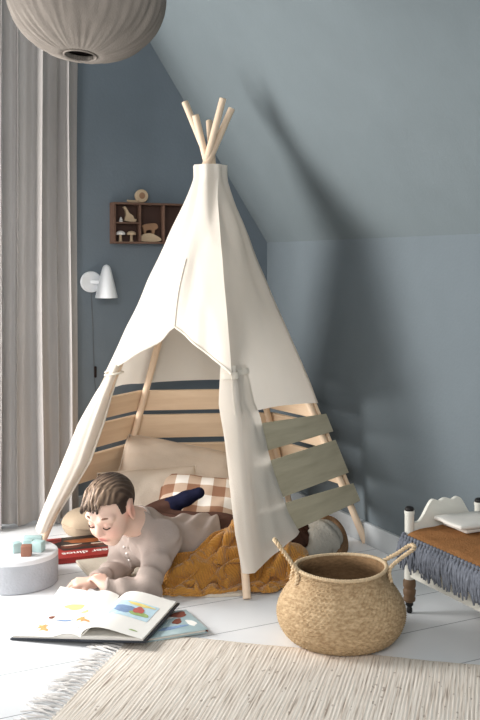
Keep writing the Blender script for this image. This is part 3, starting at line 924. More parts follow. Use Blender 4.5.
def torso(S_, e, k=0.03):
    S_.ell(chest, (0.098 + e, 0.088 + e, 0.072 + e), [[0.70, -0.71, 0.0], [0.66, 0.65, -0.38], [0.27, 0.27, 0.92]], k)
    S_.cap(chest, 0.070 + e, waist, 0.070 + e, k)
    S_.cap(waist, 0.070 + e, hips, 0.074 + e, k)
    S_.cap(sh_n.lerp(sh_f, 0.15), 0.046 + e, sh_f.lerp(sh_n, 0.15), 0.046 + e, k)
    S_.ell(hips, (0.095 + e, 0.075 + e, 0.068 + e), [[0.70, -0.71, 0.0], [0.71, 0.70, 0], [0, 0, 1]], k)

B = SDF((-0.56, 2.86, -0.005), (0.40, 3.62, 0.41), 0.0028)
torso(B, -0.006)
B.cap(sh_n, 0.040, el_n, 0.029, 0.02); B.cap(el_n, 0.029, wr_n, 0.0185, 0.006)
B.cap(sh_f, 0.040, el_f, 0.029, 0.02); B.cap(el_f, 0.029, wr_f, 0.0185, 0.006)
B.cap(hip_n, 0.062, kn_n, 0.046, 0.02); B.cap(kn_n, 0.044, an_n, 0.028, 0.01); B.cap(an_n, 0.028, toe_n, 0.022, 0.01)
B.cap(hip_f, 0.062, kn_f, 0.046, 0.02); B.cap(kn_f, 0.038, an_f, 0.023, 0.01); B.cap(an_f, 0.022, toe_f, 0.016, 0.01)
# neck + head
B.cap(V((-0.300, 3.075, 0.195)), 0.050, H(-0.032, 0, -0.065), 0.044, 0.02)
B.ell(H(-0.012, 0, 0.028), np.array((0.090, 0.074, 0.078)) * HS, HR, 0.015)
B.ell(H(0.026, 0, -0.032), np.array((0.061, 0.056, 0.066)) * HS, HR, 0.03)
B.cap(H(0.052, -0.008, -0.088), 0.020 * HS, H(0.052, 0.008, -0.088), 0.020 * HS, 0.02)
for s in (1, -1):
    B.ell(H(0.052, 0.032 * s, -0.040), np.array((0.030, 0.028, 0.030)) * HS, HR, 0.02)
    B.cap(H(0.078, 0.018 * s, 0.021), 0.011, H(0.066, 0.046 * s, 0.020), 0.010, 0.012)
    B.ell(H(0.097, 0.030 * s, -0.001), np.array((0.014, 0.019, 0.012)) * HS, HR, 0.012, sub=True)
    B.ell(H(0.0735, 0.030 * s, -0.001), np.array((0.0135, 0.016, 0.0125)) * HS, HR, 0.004)
    # ear
    e = H(-0.010, 0.074 * s, -0.008)
    ER = [list(Fv * 0.95 + Lv * s * 0.30), list(Lv * 0.95 - Fv * s * 0.30), list(Uv)]
    B.ell(e, (0.019, 0.0075, 0.029), ER, 0.006)
    B.ell(e + Lv * s * 0.0085 + Fv * 0.003, (0.011, 0.006, 0.018), ER, 0.005, sub=True)
B.chain([H(0.081, 0, 0.010), H(0.092, 0, -0.015), H(0.0955, 0, -0.026)], [0.008, 0.0085, 0.0105], 0.010)
for s in (1, -1): B.ell(H(0.089, 0.0105 * s, -0.029), (0.008, 0.006, 0.006), HR, 0.005)
B.cap(H(0.084, -0.015, -0.0535), 0.0052, H(0.084, 0.015, -0.0535), 0.0052, 0.006)
B.cap(H(0.082, -0.012, -0.0630), 0.0064, H(0.082, 0.012, -0.0630), 0.0064, 0.006)
B.cap(H(0.0925, -0.017, -0.0582), 0.0028, H(0.0925, 0.017, -0.0582), 0.0028, 0.003, sub=True)

def hand(S_, w, d, n, tside, sc, curl, thumb_in=0.3, spread=0.0):
    d = V(d).normalized(); n = V(n); n = (n - d * n.dot(d)).normalized(); sd = d.cross(n) * tside   # sd: thumb side
    Lf = (0.82, 1.0, 0.96, 0.78)[::1]
    kn = []
    for i in range(4):
        o = (1.5 - i) * 0.0135 * sc
        k = w + d * (0.047 - 0.004 * abs(i - 1)) * sc + sd * o
        kn.append(k)
        S_.cap(w + d * 0.006 * sc + sd * o * 0.55, 0.0125 * sc, k, 0.0088 * sc, 0.006)
    for i, k in enumerate(kn):
        a = 0.0; p = k
        fan = (1.5 - i) * spread
        dd = (d + sd * fan).normalized()
        ln = [0.021 * Lf[i], 0.015 * Lf[i], 0.012 * Lf[i]]
        for j in range(3):
            a += curl[j] * (1.0 + 0.12 * (i - 1.5))
            dirv = dd * math.cos(a) - n * math.sin(a)
            q = p + dirv * ln[j] * sc
            S_.cap(p, (0.0066 - 0.0006 * j) * sc, q, (0.0060 - 0.0006 * j) * sc, 0.0012)
            p = q
    b = w + d * 0.012 * sc + sd * 0.014 * sc - n * 0.003
    m1 = b + (d * 0.55 + sd * 0.75 - n * 0.35).normalized() * 0.026 * sc
    m2 = m1 + (d * 0.85 + sd * (0.35 - thumb_in) - n * 0.3).normalized() * 0.018 * sc
    m3 = m2 + (d * 0.9 - sd * thumb_in - n * 0.2).normalized() * 0.014 * sc
    S_.cap(b, 0.0095 * sc, m1, 0.0078 * sc, 0.004); S_.cap(m1, 0.0074 * sc, m2, 0.0068 * sc, 0.001); S_.cap(m2, 0.0067 * sc, m3, 0.0056 * sc, 0.001)
hand(B, wr_f + V((-0.006, -0.006, 0.002)), (-0.95, -0.25, 0.05), (0.10, -0.15, 1.0), -1, 0.96, (0.35, 0.65, 0.5), 0.25, 0.05)
hand(B, wr_n + V((-0.003, 0.003, 0.004)), (-0.62, 0.66, 0.42), (0.3, -0.2, 1.0), 1, 0.92, (0.55, 0.45, 0.3), 0.2, 0.04)

body = B.mesh('boy'); relax(body, 2)
lipU, lipL = H(0.089, 0, -0.0535), H(0.088, 0, -0.063)
def skincol(co):
    base = np.tile(np.array(S(229, 194, 176)), (len(co), 1))
    def blob(c, r, col, a):
        d = np.linalg.norm(co - np.array(c), axis=1)
        w = a * np.exp(-(d / r) ** 2)[:, None]
        return base * (1 - w) + np.array(col) * w
    for s in (1, -1):
        base = blob(H(0.075, 0.038 * s, -0.034), 0.024, S(226, 160, 142), 0.55)
        base = blob(H(-0.004, 0.082 * s, -0.004), 0.026, S(216, 140, 122), 0.65)
        base = blob(H(0.088, 0.030 * s, 0.004), 0.013, S(196, 146, 130), 0.55)
    base = blob(H(0.108, 0, -0.026), 0.014, S(226, 158, 142), 0.5)
    q = co - np.array(H(0.088, 0, -0.0585))
    l = q @ np.array(Lv); u = q @ np.array(Uv); f = q @ np.array(Fv)
    w = (np.exp(-(l / 0.016) ** 4 - (u / 0.0085) ** 4 - (f / 0.02) ** 4) * 0.9)[:, None]
    base = base * (1 - w) + np.array(S(196, 112, 104)) * w
    w = (np.exp(-(l / 0.018) ** 4 - (u / 0.0022) ** 2 - (f / 0.02) ** 4) * 0.7)[:, None]
    base = base * (1 - w) + np.array(S(120, 60, 58)) * w
    for hh in (wr_f + V((-0.07, -0.04, -0.01)), wr_n + V((-0.04, 0.05, 0.02))):
        base = blob(hh, 0.03, S(222, 158, 142), 0.5)
    return base
vcol(body, skincol)
boy = link('boy', body, M['body'])
tag(boy, 'small boy in greige shirt lying on his stomach reading, propped on elbows', 'person')

# shirt
nd = (H(-0.032, 0, -0.065) - V((-0.30, 3.075, 0.195))).normalized()
Sh = SDF((-0.47, 2.88, 0.0), (0.03, 3.42, 0.27), 0.0032)
torso(Sh, 0.004)
Sh.cap(waist.lerp(chest, 0.4), 0.076, waist.lerp(hips, 0.75), 0.084, 0.02)
Sh.cap(sh_n, 0.050, el_n + V((0, 0, 0.006)), 0.040, 0.03); Sh.cap(el_n + V((0, 0, 0.004)), 0.039, wr_n.lerp(el_n, 0.16), 0.029, 0.008)
Sh.cap(sh_f, 0.048, el_f + V((0, 0, 0.004)), 0.038, 0.03); Sh.cap(el_f, 0.037, wr_f.lerp(el_f, 0.22), 0.029, 0.008)
Sh.cap(V((-0.293, 3.085, 0.188)), 0.056, V((-0.30, 3.075, 0.195)) + nd * 0.016, 0.053, 0.02)
# opening at the neck and straight cuffs
Sh.cap(V((-0.30, 3.075, 0.195)) + nd * 0.028, 0.046, V((-0.30, 3.075, 0.195)) + nd * 0.09, 0.052, 0.004, sub=True)
Sh.cut((-0.098, 3.265, 0.09), (0.78, 0.60, -0.10))
bdir = np.array((hips - chest).normalized())
def wrk(x, y, z):
    s = x * bdir[0] + y * bdir[1]
    q = x * -bdir[1] + y * bdir[0]
    w = 0.0046 * np.sin(s * 75 + 9 * np.sin(q * 16 + 1) + z * 35) * np.clip(np.sin(q * 21 + s * 9) + 0.55, 0, 1)
    w += 0.0030 * np.sin(z * 95 + 20 * x + 5 * np.sin(y * 30)) * ((y < 3.04) | (x < -0.34))
    w += 0.0025 * np.sin(s * 34 + 60 * q)
    return w
Sh.field(wrk)
me = Sh.mesh('shirt'); relax(me, 1)
shirt = link('shirt', me, M['shirt'], boy)
# cuffs and neckband, buttons
def ringband(name, c, axis, r, tr, m, par, flat=1.0):
    axis = V(axis).normalized(); a = axis.orthogonal().normalized(); b = axis.cross(a)
    bm = NB(); tube(bm, [c + a * r * math.cos(t) + b * r * math.sin(t) for t in [2 * PI * k / 32 for k in range(33)]], tr, 8, cap=False, nrm=None)
    return obj(name, bm, m, par)
ringband('neckband', V((-0.30, 3.075, 0.195)) + nd * 0.024, nd, 0.0475, 0.0065, M['shirt'], shirt)
ringband('cuff', wr_f.lerp(el_f, 0.14), el_f - wr_f, 0.0245, 0.006, M['shirt'], shirt)
ringband('cuff', wr_n.lerp(el_n, 0.02), el_n - wr_n, 0.0245, 0.006, M['shirt'], shirt)
def pick(me, px, py):
    co = np.empty(len(me.vertices) * 3); me.vertices.foreach_get('co', co); co = co.reshape(-1, 3)
    x = 240 + co[:, 0] / co[:, 1] * 1000; y = 263 + (1 - co[:, 2]) / co[:, 1] * 1000
    near = (np.hypot(x - px, y - py) < 2.5)
    if not near.any(): return None
    i = np.where(near)[0]; j = i[np.argmin(co[i, 1])]
    return V(co[j])
bp = [pick(me, *q) for q in ((122, 548), (125, 555), (128, 562))]
for q in bp:
    if q is None: continue
    bm = NB(); bmesh.ops.create_uvsphere(bm, u_segments=12, v_segments=8, radius=0.0045)
    obj('button', bm, M['shirtd'], shirt, M=Matrix.Translation(q))

# trousers
Tr = SDF((-0.45, 3.14, 0.0), (0.37, 3.56, 0.22), 0.0035)
Tr.ell(hips, (0.102, 0.082, 0.074), [[0.70, -0.71, 0.0], [0.71, 0.70, 0], [0, 0, 1]], 0.02)
Tr.cap(waist.lerp(hips, 0.55), 0.064, hips, 0.074, 0.02)
Tr.cap(hip_n, 0.068, kn_n, 0.052, 0.03); Tr.cap(kn_n, 0.052, an_n, 0.036, 0.01)
Tr.cap(hip_f, 0.070, kn_f, 0.052, 0.03); Tr.cap(kn_f, 0.046, an_f.lerp(kn_f, 0.08), 0.030, 0.01)
Tr.field(lambda x, y, z: 0.003 * np.sin(x * 60 + 6 * np.sin(y * 30) + z * 30))
me = Tr.mesh('trousers'); relax(me, 1); link('trousers', me, M['trou'], boy)
for an, toe in ((an_f, toe_f), (an_n, toe_n)):
    d_ = toe - an
    lo = [min(an[i], toe[i]) - 0.06 for i in range(3)]; hi = [max(an[i], toe[i]) + 0.06 for i in range(3)]
    So = SDF(lo, hi, 0.003)
    So.cap(an - d_.normalized() * 0.03, 0.026, an, 0.026, 0.01); So.cap(an, 0.026, an.lerp(toe, 0.55), 0.025, 0.01); So.cap(an.lerp(toe, 0.5), 0.025, toe, 0.019, 0.01)
    So.ell(an + d_.normalized() * 0.008 + V((0, 0, -0.010)), (0.026, 0.024, 0.027), None, 0.012)
    me = So.mesh('sock'); relax(me, 1); link('sock', me, M['sock'], boy)

# hair
Ha = SDF((-0.50, 2.80, 0.15), (-0.22, 3.09, 0.43), 0.0022)
Ha.ell(H(-0.013, 0, 0.032), np.array((0.0945, 0.0775, 0.080)) * HS, HR, 0.01)
Ha.ell(H(0.004, 0, 0.076), np.array((0.074, 0.058, 0.038)) * HS, HR, 0.02)
def hcut(x, y, z):
    q = [x - HC.x, y - HC.y, z - HC.z]
    f = (q[0] * Fv.x + q[1] * Fv.y + q[2] * Fv.z) / HS; l = (q[0] * Lv.x + q[1] * Lv.y + q[2] * Lv.z) / HS; u = (q[0] * Uv.x + q[1] * Uv.y + q[2] * Uv.z) / HS
    return f, l, u
sl, (X_, Y_, Z_) = Ha.loc(Ha.lo, Ha.lo + Ha.h * Ha.n)
f, l, u = hcut(X_, Y_, Z_)
# hairline: forehead high, straight sideburn in front of the ear, tapered nape
line = np.where(f > 0.034, 0.054 + (f - 0.034) * 0.40 - 4.0 * l * l + 0.30 * np.clip(l, 0, 1), np.where(f > 0.010, 0.006, np.where(f > -0.036, 0.030, -0.040 - (f + 0.036) * 0.25)))
keep = line - u
Ha.F = np.maximum(Ha.F, keep.astype(np.float32) * 0.8)
Ha.ell(H(-0.012, 0.080, 0.000), np.array((0.025, 0.022, 0.040)) * HS, HR, 0.004, sub=True)
rnd = random.Random(3)
def strand(S_, pts, rs, k=0.003): S_.chain(pts, rs, k)
for i in range(60):
    l0 = rnd.uniform(-0.046, 0.050)
    f0 = rnd.uniform(-0.035, 0.025)
    up = 0.110 - 9.0 * l0 * l0
    l1 = max(-0.040, l0 * 0.80 - 0.016 + rnd.uniform(-0.010, 0.006))
    p0 = H(f0, l0, up - 0.010 + rnd.uniform(0, 0.006))
    p1 = H(lerp(f0, 0.066, 0.5), lerp(l0, l1, 0.5), 0.106 - 8.0 * (0.5 * (l0 + l1)) ** 2 + rnd.uniform(-0.004, 0.012))
    p2 = H(0.070 + rnd.uniform(-0.006, 0.006), l1, 0.086 - 7 * l1 * l1 + rnd.uniform(-0.003, 0.008))
    p3 = H(0.085 + rnd.uniform(-0.006, 0.006), l1 - rnd.uniform(0.004, 0.018), 0.064 - 5 * l1 * l1 + rnd.uniform(-0.014, 0.010))
    pts = spline([p0, p1, p2, p3], 3)
    n = len(pts)
    strand(Ha, pts, [0.0058 * (1 - 0.70 * (k / (n - 1)) ** 2) for k in range(n)], 0.002)
for i in range(26):
    a = rnd.uniform(-PI * 0.9, PI * 0.9); rr = rnd.uniform(0.2, 0.8)
    f0 = -0.02 + 0.05 * rr * math.cos(a) * 1.2; l0 = 0.050 * rr * math.sin(a)
    up = 0.110 - 7 * l0 * l0 - 4.5 * (f0 + 0.01) ** 2
    strand(Ha, [H(f0, l0, up - 0.010), H(f0 + 0.018, l0 - 0.004, up - 0.001), H(f0 + 0.034, l0 - 0.010, up - 0.006)], [0.006, 0.005, 0.002])
def streak(x, y, z):
    f, l, u = hcut(x, y, z)
    return (0.0007 * np.sin(l * 520 + 4 * np.sin(f * 45) + f * 160) + 0.0005 * np.sin(l * 1100 + f * 260 + 3 * np.sin(u * 60))) * (u > 0.03)
Ha.field(streak)
me = Ha.mesh('hair')
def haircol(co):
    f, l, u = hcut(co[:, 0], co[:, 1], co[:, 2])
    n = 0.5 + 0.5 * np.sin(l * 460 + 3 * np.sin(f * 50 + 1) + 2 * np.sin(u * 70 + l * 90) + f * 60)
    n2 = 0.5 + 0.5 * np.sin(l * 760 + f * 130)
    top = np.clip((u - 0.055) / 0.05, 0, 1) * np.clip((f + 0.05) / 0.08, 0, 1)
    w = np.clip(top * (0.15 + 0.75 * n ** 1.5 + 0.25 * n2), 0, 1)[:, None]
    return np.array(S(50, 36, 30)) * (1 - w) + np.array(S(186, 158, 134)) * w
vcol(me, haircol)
link('hair', me, M['hairv'], boy)
# eyebrows, lowered lids with lashes
for s in (1, -1):
    bm = NB(); tube(bm, spline([H(0.0835, 0.012 * s, 0.0215), H(0.083, 0.026 * s, 0.0285), H(0.0745, 0.042 * s, 0.0265), H(0.064, 0.052 * s, 0.020)], 4), [0.0022, .003, .0032, .0033, .0034, .0034, .0032, .003, .0028, .0025, .002, .0016, .001], 8); obj('eyebrow', bm, M['brow'], boy)
    ey = NB(); tube(ey, spline([H(0.0860, 0.0165 * s, -0.0062), H(0.0888, 0.0240 * s, -0.0085), H(0.0885, 0.0330 * s, -0.0090), H(0.0815, 0.0440 * s, -0.0060)], 4), [.0008] + [.0019] * 11 + [.0008], 6); obj('eyelashes', ey, M['lash'], boy)

# ------------------------------------------------------------------ mustard throw
def drape(nu, nv, lu, lv, region, caps, steps=105, seed=2, grav=0.0005, thick=0.006):
    """let a knitted cloth, pushed together to less than its size, fall over the legs and the floor"""
    rg_ = np.random.default_rng(seed)
    U, Vv = np.meshgrid(np.linspace(0, 1, nu), np.linspace(0, 1, nv), indexing='ij')
    p = region(U, Vv)
    p[..., 2] += 0.020 * np.sin(U * 33 - 6 * Vv + 3.2 * np.sin(Vv * 4 + 0.6 + U * 3)) + 0.008 * np.sin(Vv * 17 + 5 * U + 1) + 0.003 * rg_.standard_normal((nu, nv))
    p[..., :2] += 0.0015 * rg_.standard_normal((nu, nv, 2))
    q = p.copy(); du, dv = lu / (nu - 1), lv / (nv - 1)
    edge0 = p[0, :, 1].copy()
    cons = []
    def add(i, j, rest, st):
        for par in (0, 1):
            cons.append((i, j, rest, st, par))
    add(1, 0, du, 1.0); add(0, 1, dv, 1.0); add(1, 1, math.hypot(du, dv), 0.5); add(1, -1, math.hypot(du, dv), 0.5)
    add(3, 0, 3 * du, 0.07); add(0, 3, 3 * dv, 0.07)
    bx0, bx1 = p[..., 0].min(), p[..., 0].max(); by0, by1 = p[..., 1].min() - 0.02, p[..., 1].max()
    def solve(i, j, rest, st, par):
        if j >= 0: A = p[:nu - i, :nv - j]; Bq = p[i:, j:]
        else: A = p[:nu - i, -j:]; Bq = p[i:, :nv + j]
        m = np.zeros(A.shape[:2], bool)
        if i: m[((np.arange(A.shape[0]) // i) % 2) == par, :] = True
        else: m[:, ((np.arange(A.shape[1]) // abs(j)) % 2) == par] = True
        a_ = A[m]; b_ = Bq[m]
        d = b_ - a_; L_ = np.sqrt((d * d).sum(-1, keepdims=True)) + 1e-9
        c = d * ((L_ - rest) / L_) * 0.5 * st
        A[m] = a_ + c; Bq[m] = b_ - c
    for it in range(steps):
        v = (p - q) * 0.90
        if it: v[touch] *= 0.25
        q = p.copy()
        p = p + v; p[..., 2] -= grav
        touch = np.zeros((nu, nv), bool)
        for k in range(6):
            for c in cons: solve(*c)
            for (c0, r0, c1, r1) in caps:
                d = c1 - c0
                t = np.clip(((p - c0) @ d) / (d @ d), 0, 1)[..., None]
                w = p - (c0 + t * d); L_ = np.sqrt((w * w).sum(-1, keepdims=True)) + 1e-9
                rr = r0 + (r1 - r0) * t + thick
                touch |= (L_ < rr + 0.001)[..., 0]
                p = np.where(L_ < rr, c0 + t * d + w / L_ * rr, p)
            touch |= p[..., 2] < thick + 0.001
            p[..., 2] = np.maximum(p[..., 2], thick)
            p[0, :, 0] = bx0 + 0.5 * (p[0, :, 0] - bx0); p[0, :, 1] = 0.5 * p[0, :, 1] + 0.5 * edge0
            p[..., 0] = np.clip(p[..., 0], bx0, bx1); p[..., 1] = np.clip(p[..., 1], by0, by1)
    return p
A_ = lambda v: np.array(v, float)
poleb = P('FR', 0.0); polet = P('FR', 0.35)
caps_ = [(A_(hip_n), 0.072, A_(kn_n), 0.055), (A_(kn_n), 0.055, A_(an_n), 0.038), (A_(hips), 0.080, A_(hips + V((0.03, 0.03, 0))), 0.080),
         (A_(waist), 0.088, A_(hips), 0.086), (A_(chest), 0.085, A_(waist), 0.088), (A_(sh_n), 0.052, A_(el_n), 0.042),
         (A_((-0.185, 3.085, 0.025)), 0.052, A_((0.0, 3.17, 0.03)), 0.075), (A_((0.0, 3.17, 0.03)), 0.075, A_((0.15, 3.20, 0.03)), 0.070), (A_((-0.06, 3.18, 0.05)), 0.07, A_((0.04, 3.30, 0.06)), 0.08),
         (A_(poleb), 0.015, A_(polet), 0.015)]
def region(U, Vv):
    x = -0.228 + 0.428 * U + 0.015 * np.sin(Vv * 6)
    dep = 0.165 + 0.15 * np.minimum(1, U * 1.5)
    y = 2.99 + dep * Vv + 0.085 * U * (1 - Vv) + 0.012 * np.sin(U * 15 + 0.5) * (1 - Vv)
    z = 0.050 + 0.16 * np.sin(np.minimum(1, Vv * 1.25) * 1.57) * (0.50 + 0.50 * np.minimum(1, U * 2.0))
    return np.stack([x, y, z + 0 * x], -1)
NU, NV, LU, LV = 104, 72, 0.93, 0.54
dp = drape(NU, NV, LU, LV, region, caps_)
sx_, sy_, sz_ = dp[..., 0], dp[..., 1], dp[..., 2]
for amp, wl, kx, ky, kz, ph in ((0.046, 0.062, 0.62, -0.30, -0.75, 0.4), (0.010, 0.027, 0.80, 0.10, -0.55, 1.7)):
    s_ = kx * sx_ + ky * sy_ + kz * sz_ + 0.016 * np.sin(sx_ * 24 + 9 * sy_ + ph) + 0.010 * np.sin(sy_ * 41 - sx_ * 17 + 2 * ph)
    rd = np.abs(np.sin(PI * s_ / wl)) ** 0.7 - 0.62
    am = amp * (0.65 + 0.35 * np.sin(sx_ * 31 + sy_ * 23 + ph)) * np.clip(sz_ / 0.03, 0.25, 1)
    dp = dp + (am * rd)[..., None] * np.array((-0.15, -0.55, 0.82))
dp[..., 2] = np.maximum(dp[..., 2], 0.006)
bm = NB()
vs_ = [[bm.verts.new(dp[i, j]) for j in range(NV)] for i in range(NU)]
for i in range(NU - 1):
    for j in range(NV - 1):
        bm.faces.new((vs_[i][j], vs_[i + 1][j], vs_[i + 1][j + 1], vs_[i][j + 1]))
for _ in range(1): bmesh.ops.smooth_vert(bm, verts=bm.verts, factor=0.5, use_axis_x=True, use_axis_y=True, use_axis_z=True)
bmesh.ops.recalc_face_normals(bm, faces=bm.faces)
me = bpy.data.meshes.new('throw'); bm.to_mesh(me); bm.free()
for p in me.polygons: p.use_smooth = True
rib = me.attributes.new('rib', 'FLOAT', 'POINT')
rib.data.foreach_set('value', np.repeat(np.linspace(0, LU, NU)[:, None], NV, 1).astype(np.float32).ravel())
tb = tag(link('throw_blanket', me, M['mustard']), 'mustard yellow ribbed knit throw heaped over the boy’s legs', 'blanket')
md = tb.modifiers.new('thickness', 'SOLIDIFY'); md.thickness = 0.005; md.offset = 0
md = tb.modifiers.new('round', 'SUBSURF'); md.levels = 1; md.render_levels = 1

# ------------------------------------------------------------------ drum stool and blocks
st = thing('drum_stool', 'low pale grey round drum at the left edge', 'stool', (-0.704, 3.135, 0.0))
bm = NB(); lathe(bm, [(0.0, 0.0), (0.128, 0.0), (0.132, 0.004), (0.1325, 0.05), (0.132, 0.086)], 96); obj('drum_wall', bm, M['concrete'], st, ang=40)
bm = NB(); lathe(bm, [(0.132, 0.086), (0.1325, 0.094), (0.130, 0.0985), (0.126, 0.1), (0.0, 0.1)], 96); obj('lid', bm, M['lid'], st, ang=50)
def block(px, py, z, s, rz, m, label, grp='mint toy blocks on the drum'):
    p = W(px, py, z)
    bm = NB(); box(bm, (0, 0, s[2] / 2), s, 0.0022)
    o = obj('toy_block', bm, m, None, M=Matrix.Translation(p) @ Matrix.Rotation(rz, 4, 'Z'))
    tag(o, label, 'toy block', grp if m is M['mint'] else None)
block(26.5, 555.5, 0.1003, (0.032, 0.030, 0.032), 0.10, M['blockb'], 'reddish brown cube block at the front of the block cluster')
block(16.2, 552.0, 0.1003, (0.030, 0.030, 0.030), 0.55, M['mint'], 'mint cube block left of the brown block')
block(38.5, 551.0, 0.1003, (0.034, 0.032, 0.032), -0.25, M['mint'], 'mint cube block right of the brown block')
block(28.0, 546.5, 0.1003, (0.030, 0.022, 0.022), 0.12, M['mint'], 'mint block in the middle, behind the brown block')
block(33.0, 543.0, 0.1003, (0.058, 0.028, 0.022), 0.05, M['mint'], 'long mint block at the back of the block cluster')

# ------------------------------------------------------------------ red book
ra = math.atan2(0.36, 0.93)
rb = thing('dinosaur_book', 'large red and black dinosaur book lying flat beside the boy', 'book', (-0.603, 3.312, 0.0), ra)
bw, bh, bt = 0.235, 0.25, 0.020
bm = NB(); box(bm, (bw / 2, bh / 2, 0.0025), (bw, bh, 0.003), 0.0008); box(bm, (bw / 2, bh / 2, bt - 0.0015), (bw, bh, 0.003), 0.0008); box(bm, (bw / 2, 0.0018, bt / 2 + 0.0005), (bw, 0.003, bt - 0.007))
obj('cover', bm, M['bookred'], rb)
bm = NB(); box(bm, (bw / 2, bh / 2 + 0.002, bt / 2 + 0.0005), (bw - 0.008, bh - 0.01, bt - 0.0072)); obj('page_block', bm, M['pages'], rb)
def flat(pts, z=bt + 0.0006):
    bm = NB(); f = bm.faces.new([bm.verts.new((p[0], p[1], z)) for p in pts]); return bm
bm = flat([(0.035, 0.085), (bw - 0.001, 0.085), (bw - 0.001, bh - 0.002), (0.06, bh - 0.002), (0.05, 0.20), (0.012, 0.18)], bt + 0.0003); obj('cover_print', bm, M['bookblk'], rb)
def blobpts(c, rx, ry, n=24, wob=0.12, ph=0.0, rot=0.0):
    o = []
    for k in range(n):
        a = 2 * PI * k / n; r = 1 + wob * math.sin(3 * a + ph) + wob * 0.6 * math.sin(5 * a + ph * 2)
        x, y = rx * r * math.cos(a), ry * r * math.sin(a)
        o.append((c[0] + x * math.cos(rot) - y * math.sin(rot), c[1] + x * math.sin(rot) + y * math.cos(rot)))
    return o
obj('dinosaur_print', flat(blobpts((0.135, 0.185), 0.075, 0.026, ph=0.4, rot=-0.05), bt + 0.0007), M['dino'], rb)
obj('dinosaur_print', flat(blobpts((0.075, 0.125), 0.048, 0.022, ph=1.4), bt + 0.0007), M['dinod'], rb)
obj('dinosaur_print', flat(blobpts((0.175, 0.122), 0.046, 0.020, ph=2.4), bt + 0.0007), M['dinod'], rb)
obj('teeth_print', flat(blobpts((0.075, 0.143), 0.034, 0.006, ph=0.2, rot=0.05), bt + 0.0009), M['cream'], rb)
obj('teeth_print', flat(blobpts((0.172, 0.139), 0.034, 0.005, ph=1.2, rot=0.03), bt + 0.0009), M['cream'], rb)
cu = bpy.data.curves.new('title', 'FONT'); cu.body = 'meer dinos'; cu.size = 0.042; cu.align_x = 'CENTER'; cu.align_y = 'CENTER'; cu.offset = 0.0006
to = bpy.data.objects.new('tmp', cu); C.objects.link(to)
dg = bpy.context.evaluated_depsgraph_get(); tm = bpy.data.meshes.new_from_object(to.evaluated_get(dg)); bpy.data.objects.remove(to)
tm.transform(Matrix.Translation((bw / 2 + 0.0, 0.048, bt + 0.0008)) @ Matrix.Rotation(PI, 4, 'Z'))
tm.materials.clear(); link('title', tm, M['paper'], rb)

# ------------------------------------------------------------------ open picture book
oa = math.radians(-13.5)
ob = thing('open_picture_book', 'open picture book with white illustrated pages in front of the boy', 'book', (-0.416, 2.606, 0.0132), oa)
ob.rotation_euler = (0, math.radians(-3.7), oa)
BH = 0.295; BWL, BWR = 0.193, 0.172
bm = NB(); box(bm, (-BWL / 2 - 0.002, BH / 2, 0.003), (BWL + 0.006, BH + 0.008, 0.004), 0.001); box(bm, (BWR / 2 + 0.004, BH / 2, 0.003), (BWR + 0.008, BH + 0.008, 0.004), 0.001)
obj('cover', bm, M['cover'], ob)
def zl(x, y):
    t = min(1, -x / BWL); 
    return 0.010 + 0.012 * math.sin(PI * min(1, t * 2.4)) * (1 - t) + 0.0 
def zr(x, y):
    t = min(1, x / BWR)
    return 0.008 + 0.030 * math.sin(PI * min(1.0, t ** 0.62)) * (1 - 0.45 * t) + 0.004 * (1 - t)
def block_mesh(fz, x0, x1):
    bm = NB(); n = 24
    top = [(lerp(x0, x1, k / n), fz(lerp(x0, x1, k / n), 0)) for k in range(n + 1)]
    prism(bm, top + [(x1, 0.0052), (x0, 0.0052)], 0.003, BH)
    return bm
obj('page_block', block_mesh(lambda x, y: zl(x, y) - 0.001, 0.0, -BWL), M['pages'], ob)
obj('page_block', block_mesh(lambda x, y: min(zr(x, y), 0.014 - 0.003 * abs(x) / BWR), 0.0, BWR), M['pages'], ob)
def lpage(u, v):
    x = -u * (BWL - 0.003); y = lerp(0.002, BH + 0.002, v)
    lift = 0.040 * max(0, v - 0.45) ** 1.6 / 0.55 ** 1.6 * (0.35 + 0.65 * u) 
    return V((x + 0.010 * lift / 0.05 * u, y - 0.1 * lift, zl(x, y) + lift))
bm = NB(); grid(bm, 24, 24, lpage); lp = obj('left_page', bm, M['paper'], ob, ang=None)
def rpage(u, v):
    x = u * (BWR - 0.002); y = lerp(0.002, BH + 0.001, v)
    return V((x, y, zr(x, y) + 0.001))
bm = NB(); grid(bm, 24, 24, rpage); rp_ = obj('right_page', bm, M['paper'], ob, ang=None)
def rpage2(u, v):
    p = rpage(u * 0.90, v); q = p + V((0, 0, 0.004 + 0.010 * u * u)); return q
def inkshape(page, pts, m, name, lift=0.0008, par=None):
    """a printed shape that follows the page surface"""
    bm = NB()
    sp = pts
    c = (sum(p[0] for p in sp) / len(sp), sum(p[1] for p in sp) / len(sp))
    rings = []
    for s_ in (1.0, 0.66, 0.33):
        rings.append([bm.verts.new(page(c[0] + (p[0] - c[0]) * s_, c[1] + (p[1] - c[1]) * s_) + V((0, 0, lift))) for p in sp])
    for a, b in zip(rings, rings[1:]):
        for k in range(len(sp)):
            bm.faces.new((a[k], a[(k + 1) % len(sp)], b[(k + 1) % len(sp)], b[k]))
    bm.faces.new(rings[-1])
    return obj(name, bm, m, par)
def fox(c, s, rot):
    base = [(-1.0, 0.0), (-0.7, 0.25), (-0.3, 0.2), (0.1, 0.35), (0.4, 0.75), (0.5, 0.35), (0.75, 0.7), (0.72, 0.25), (1.05, 0.05), (0.6, -0.1), (0.45, -0.55), (0.25, -0.15), (-0.1, -0.2), (-0.25, -0.6), (-0.4, -0.15), (-0.7, -0.1)]
    cr, sr = math.cos(rot), math.sin(rot)
    return [(c[0] + s * (x * cr - y * sr) , c[1] + s * 0.72 * (x * sr + y * cr)) for x, y in base]
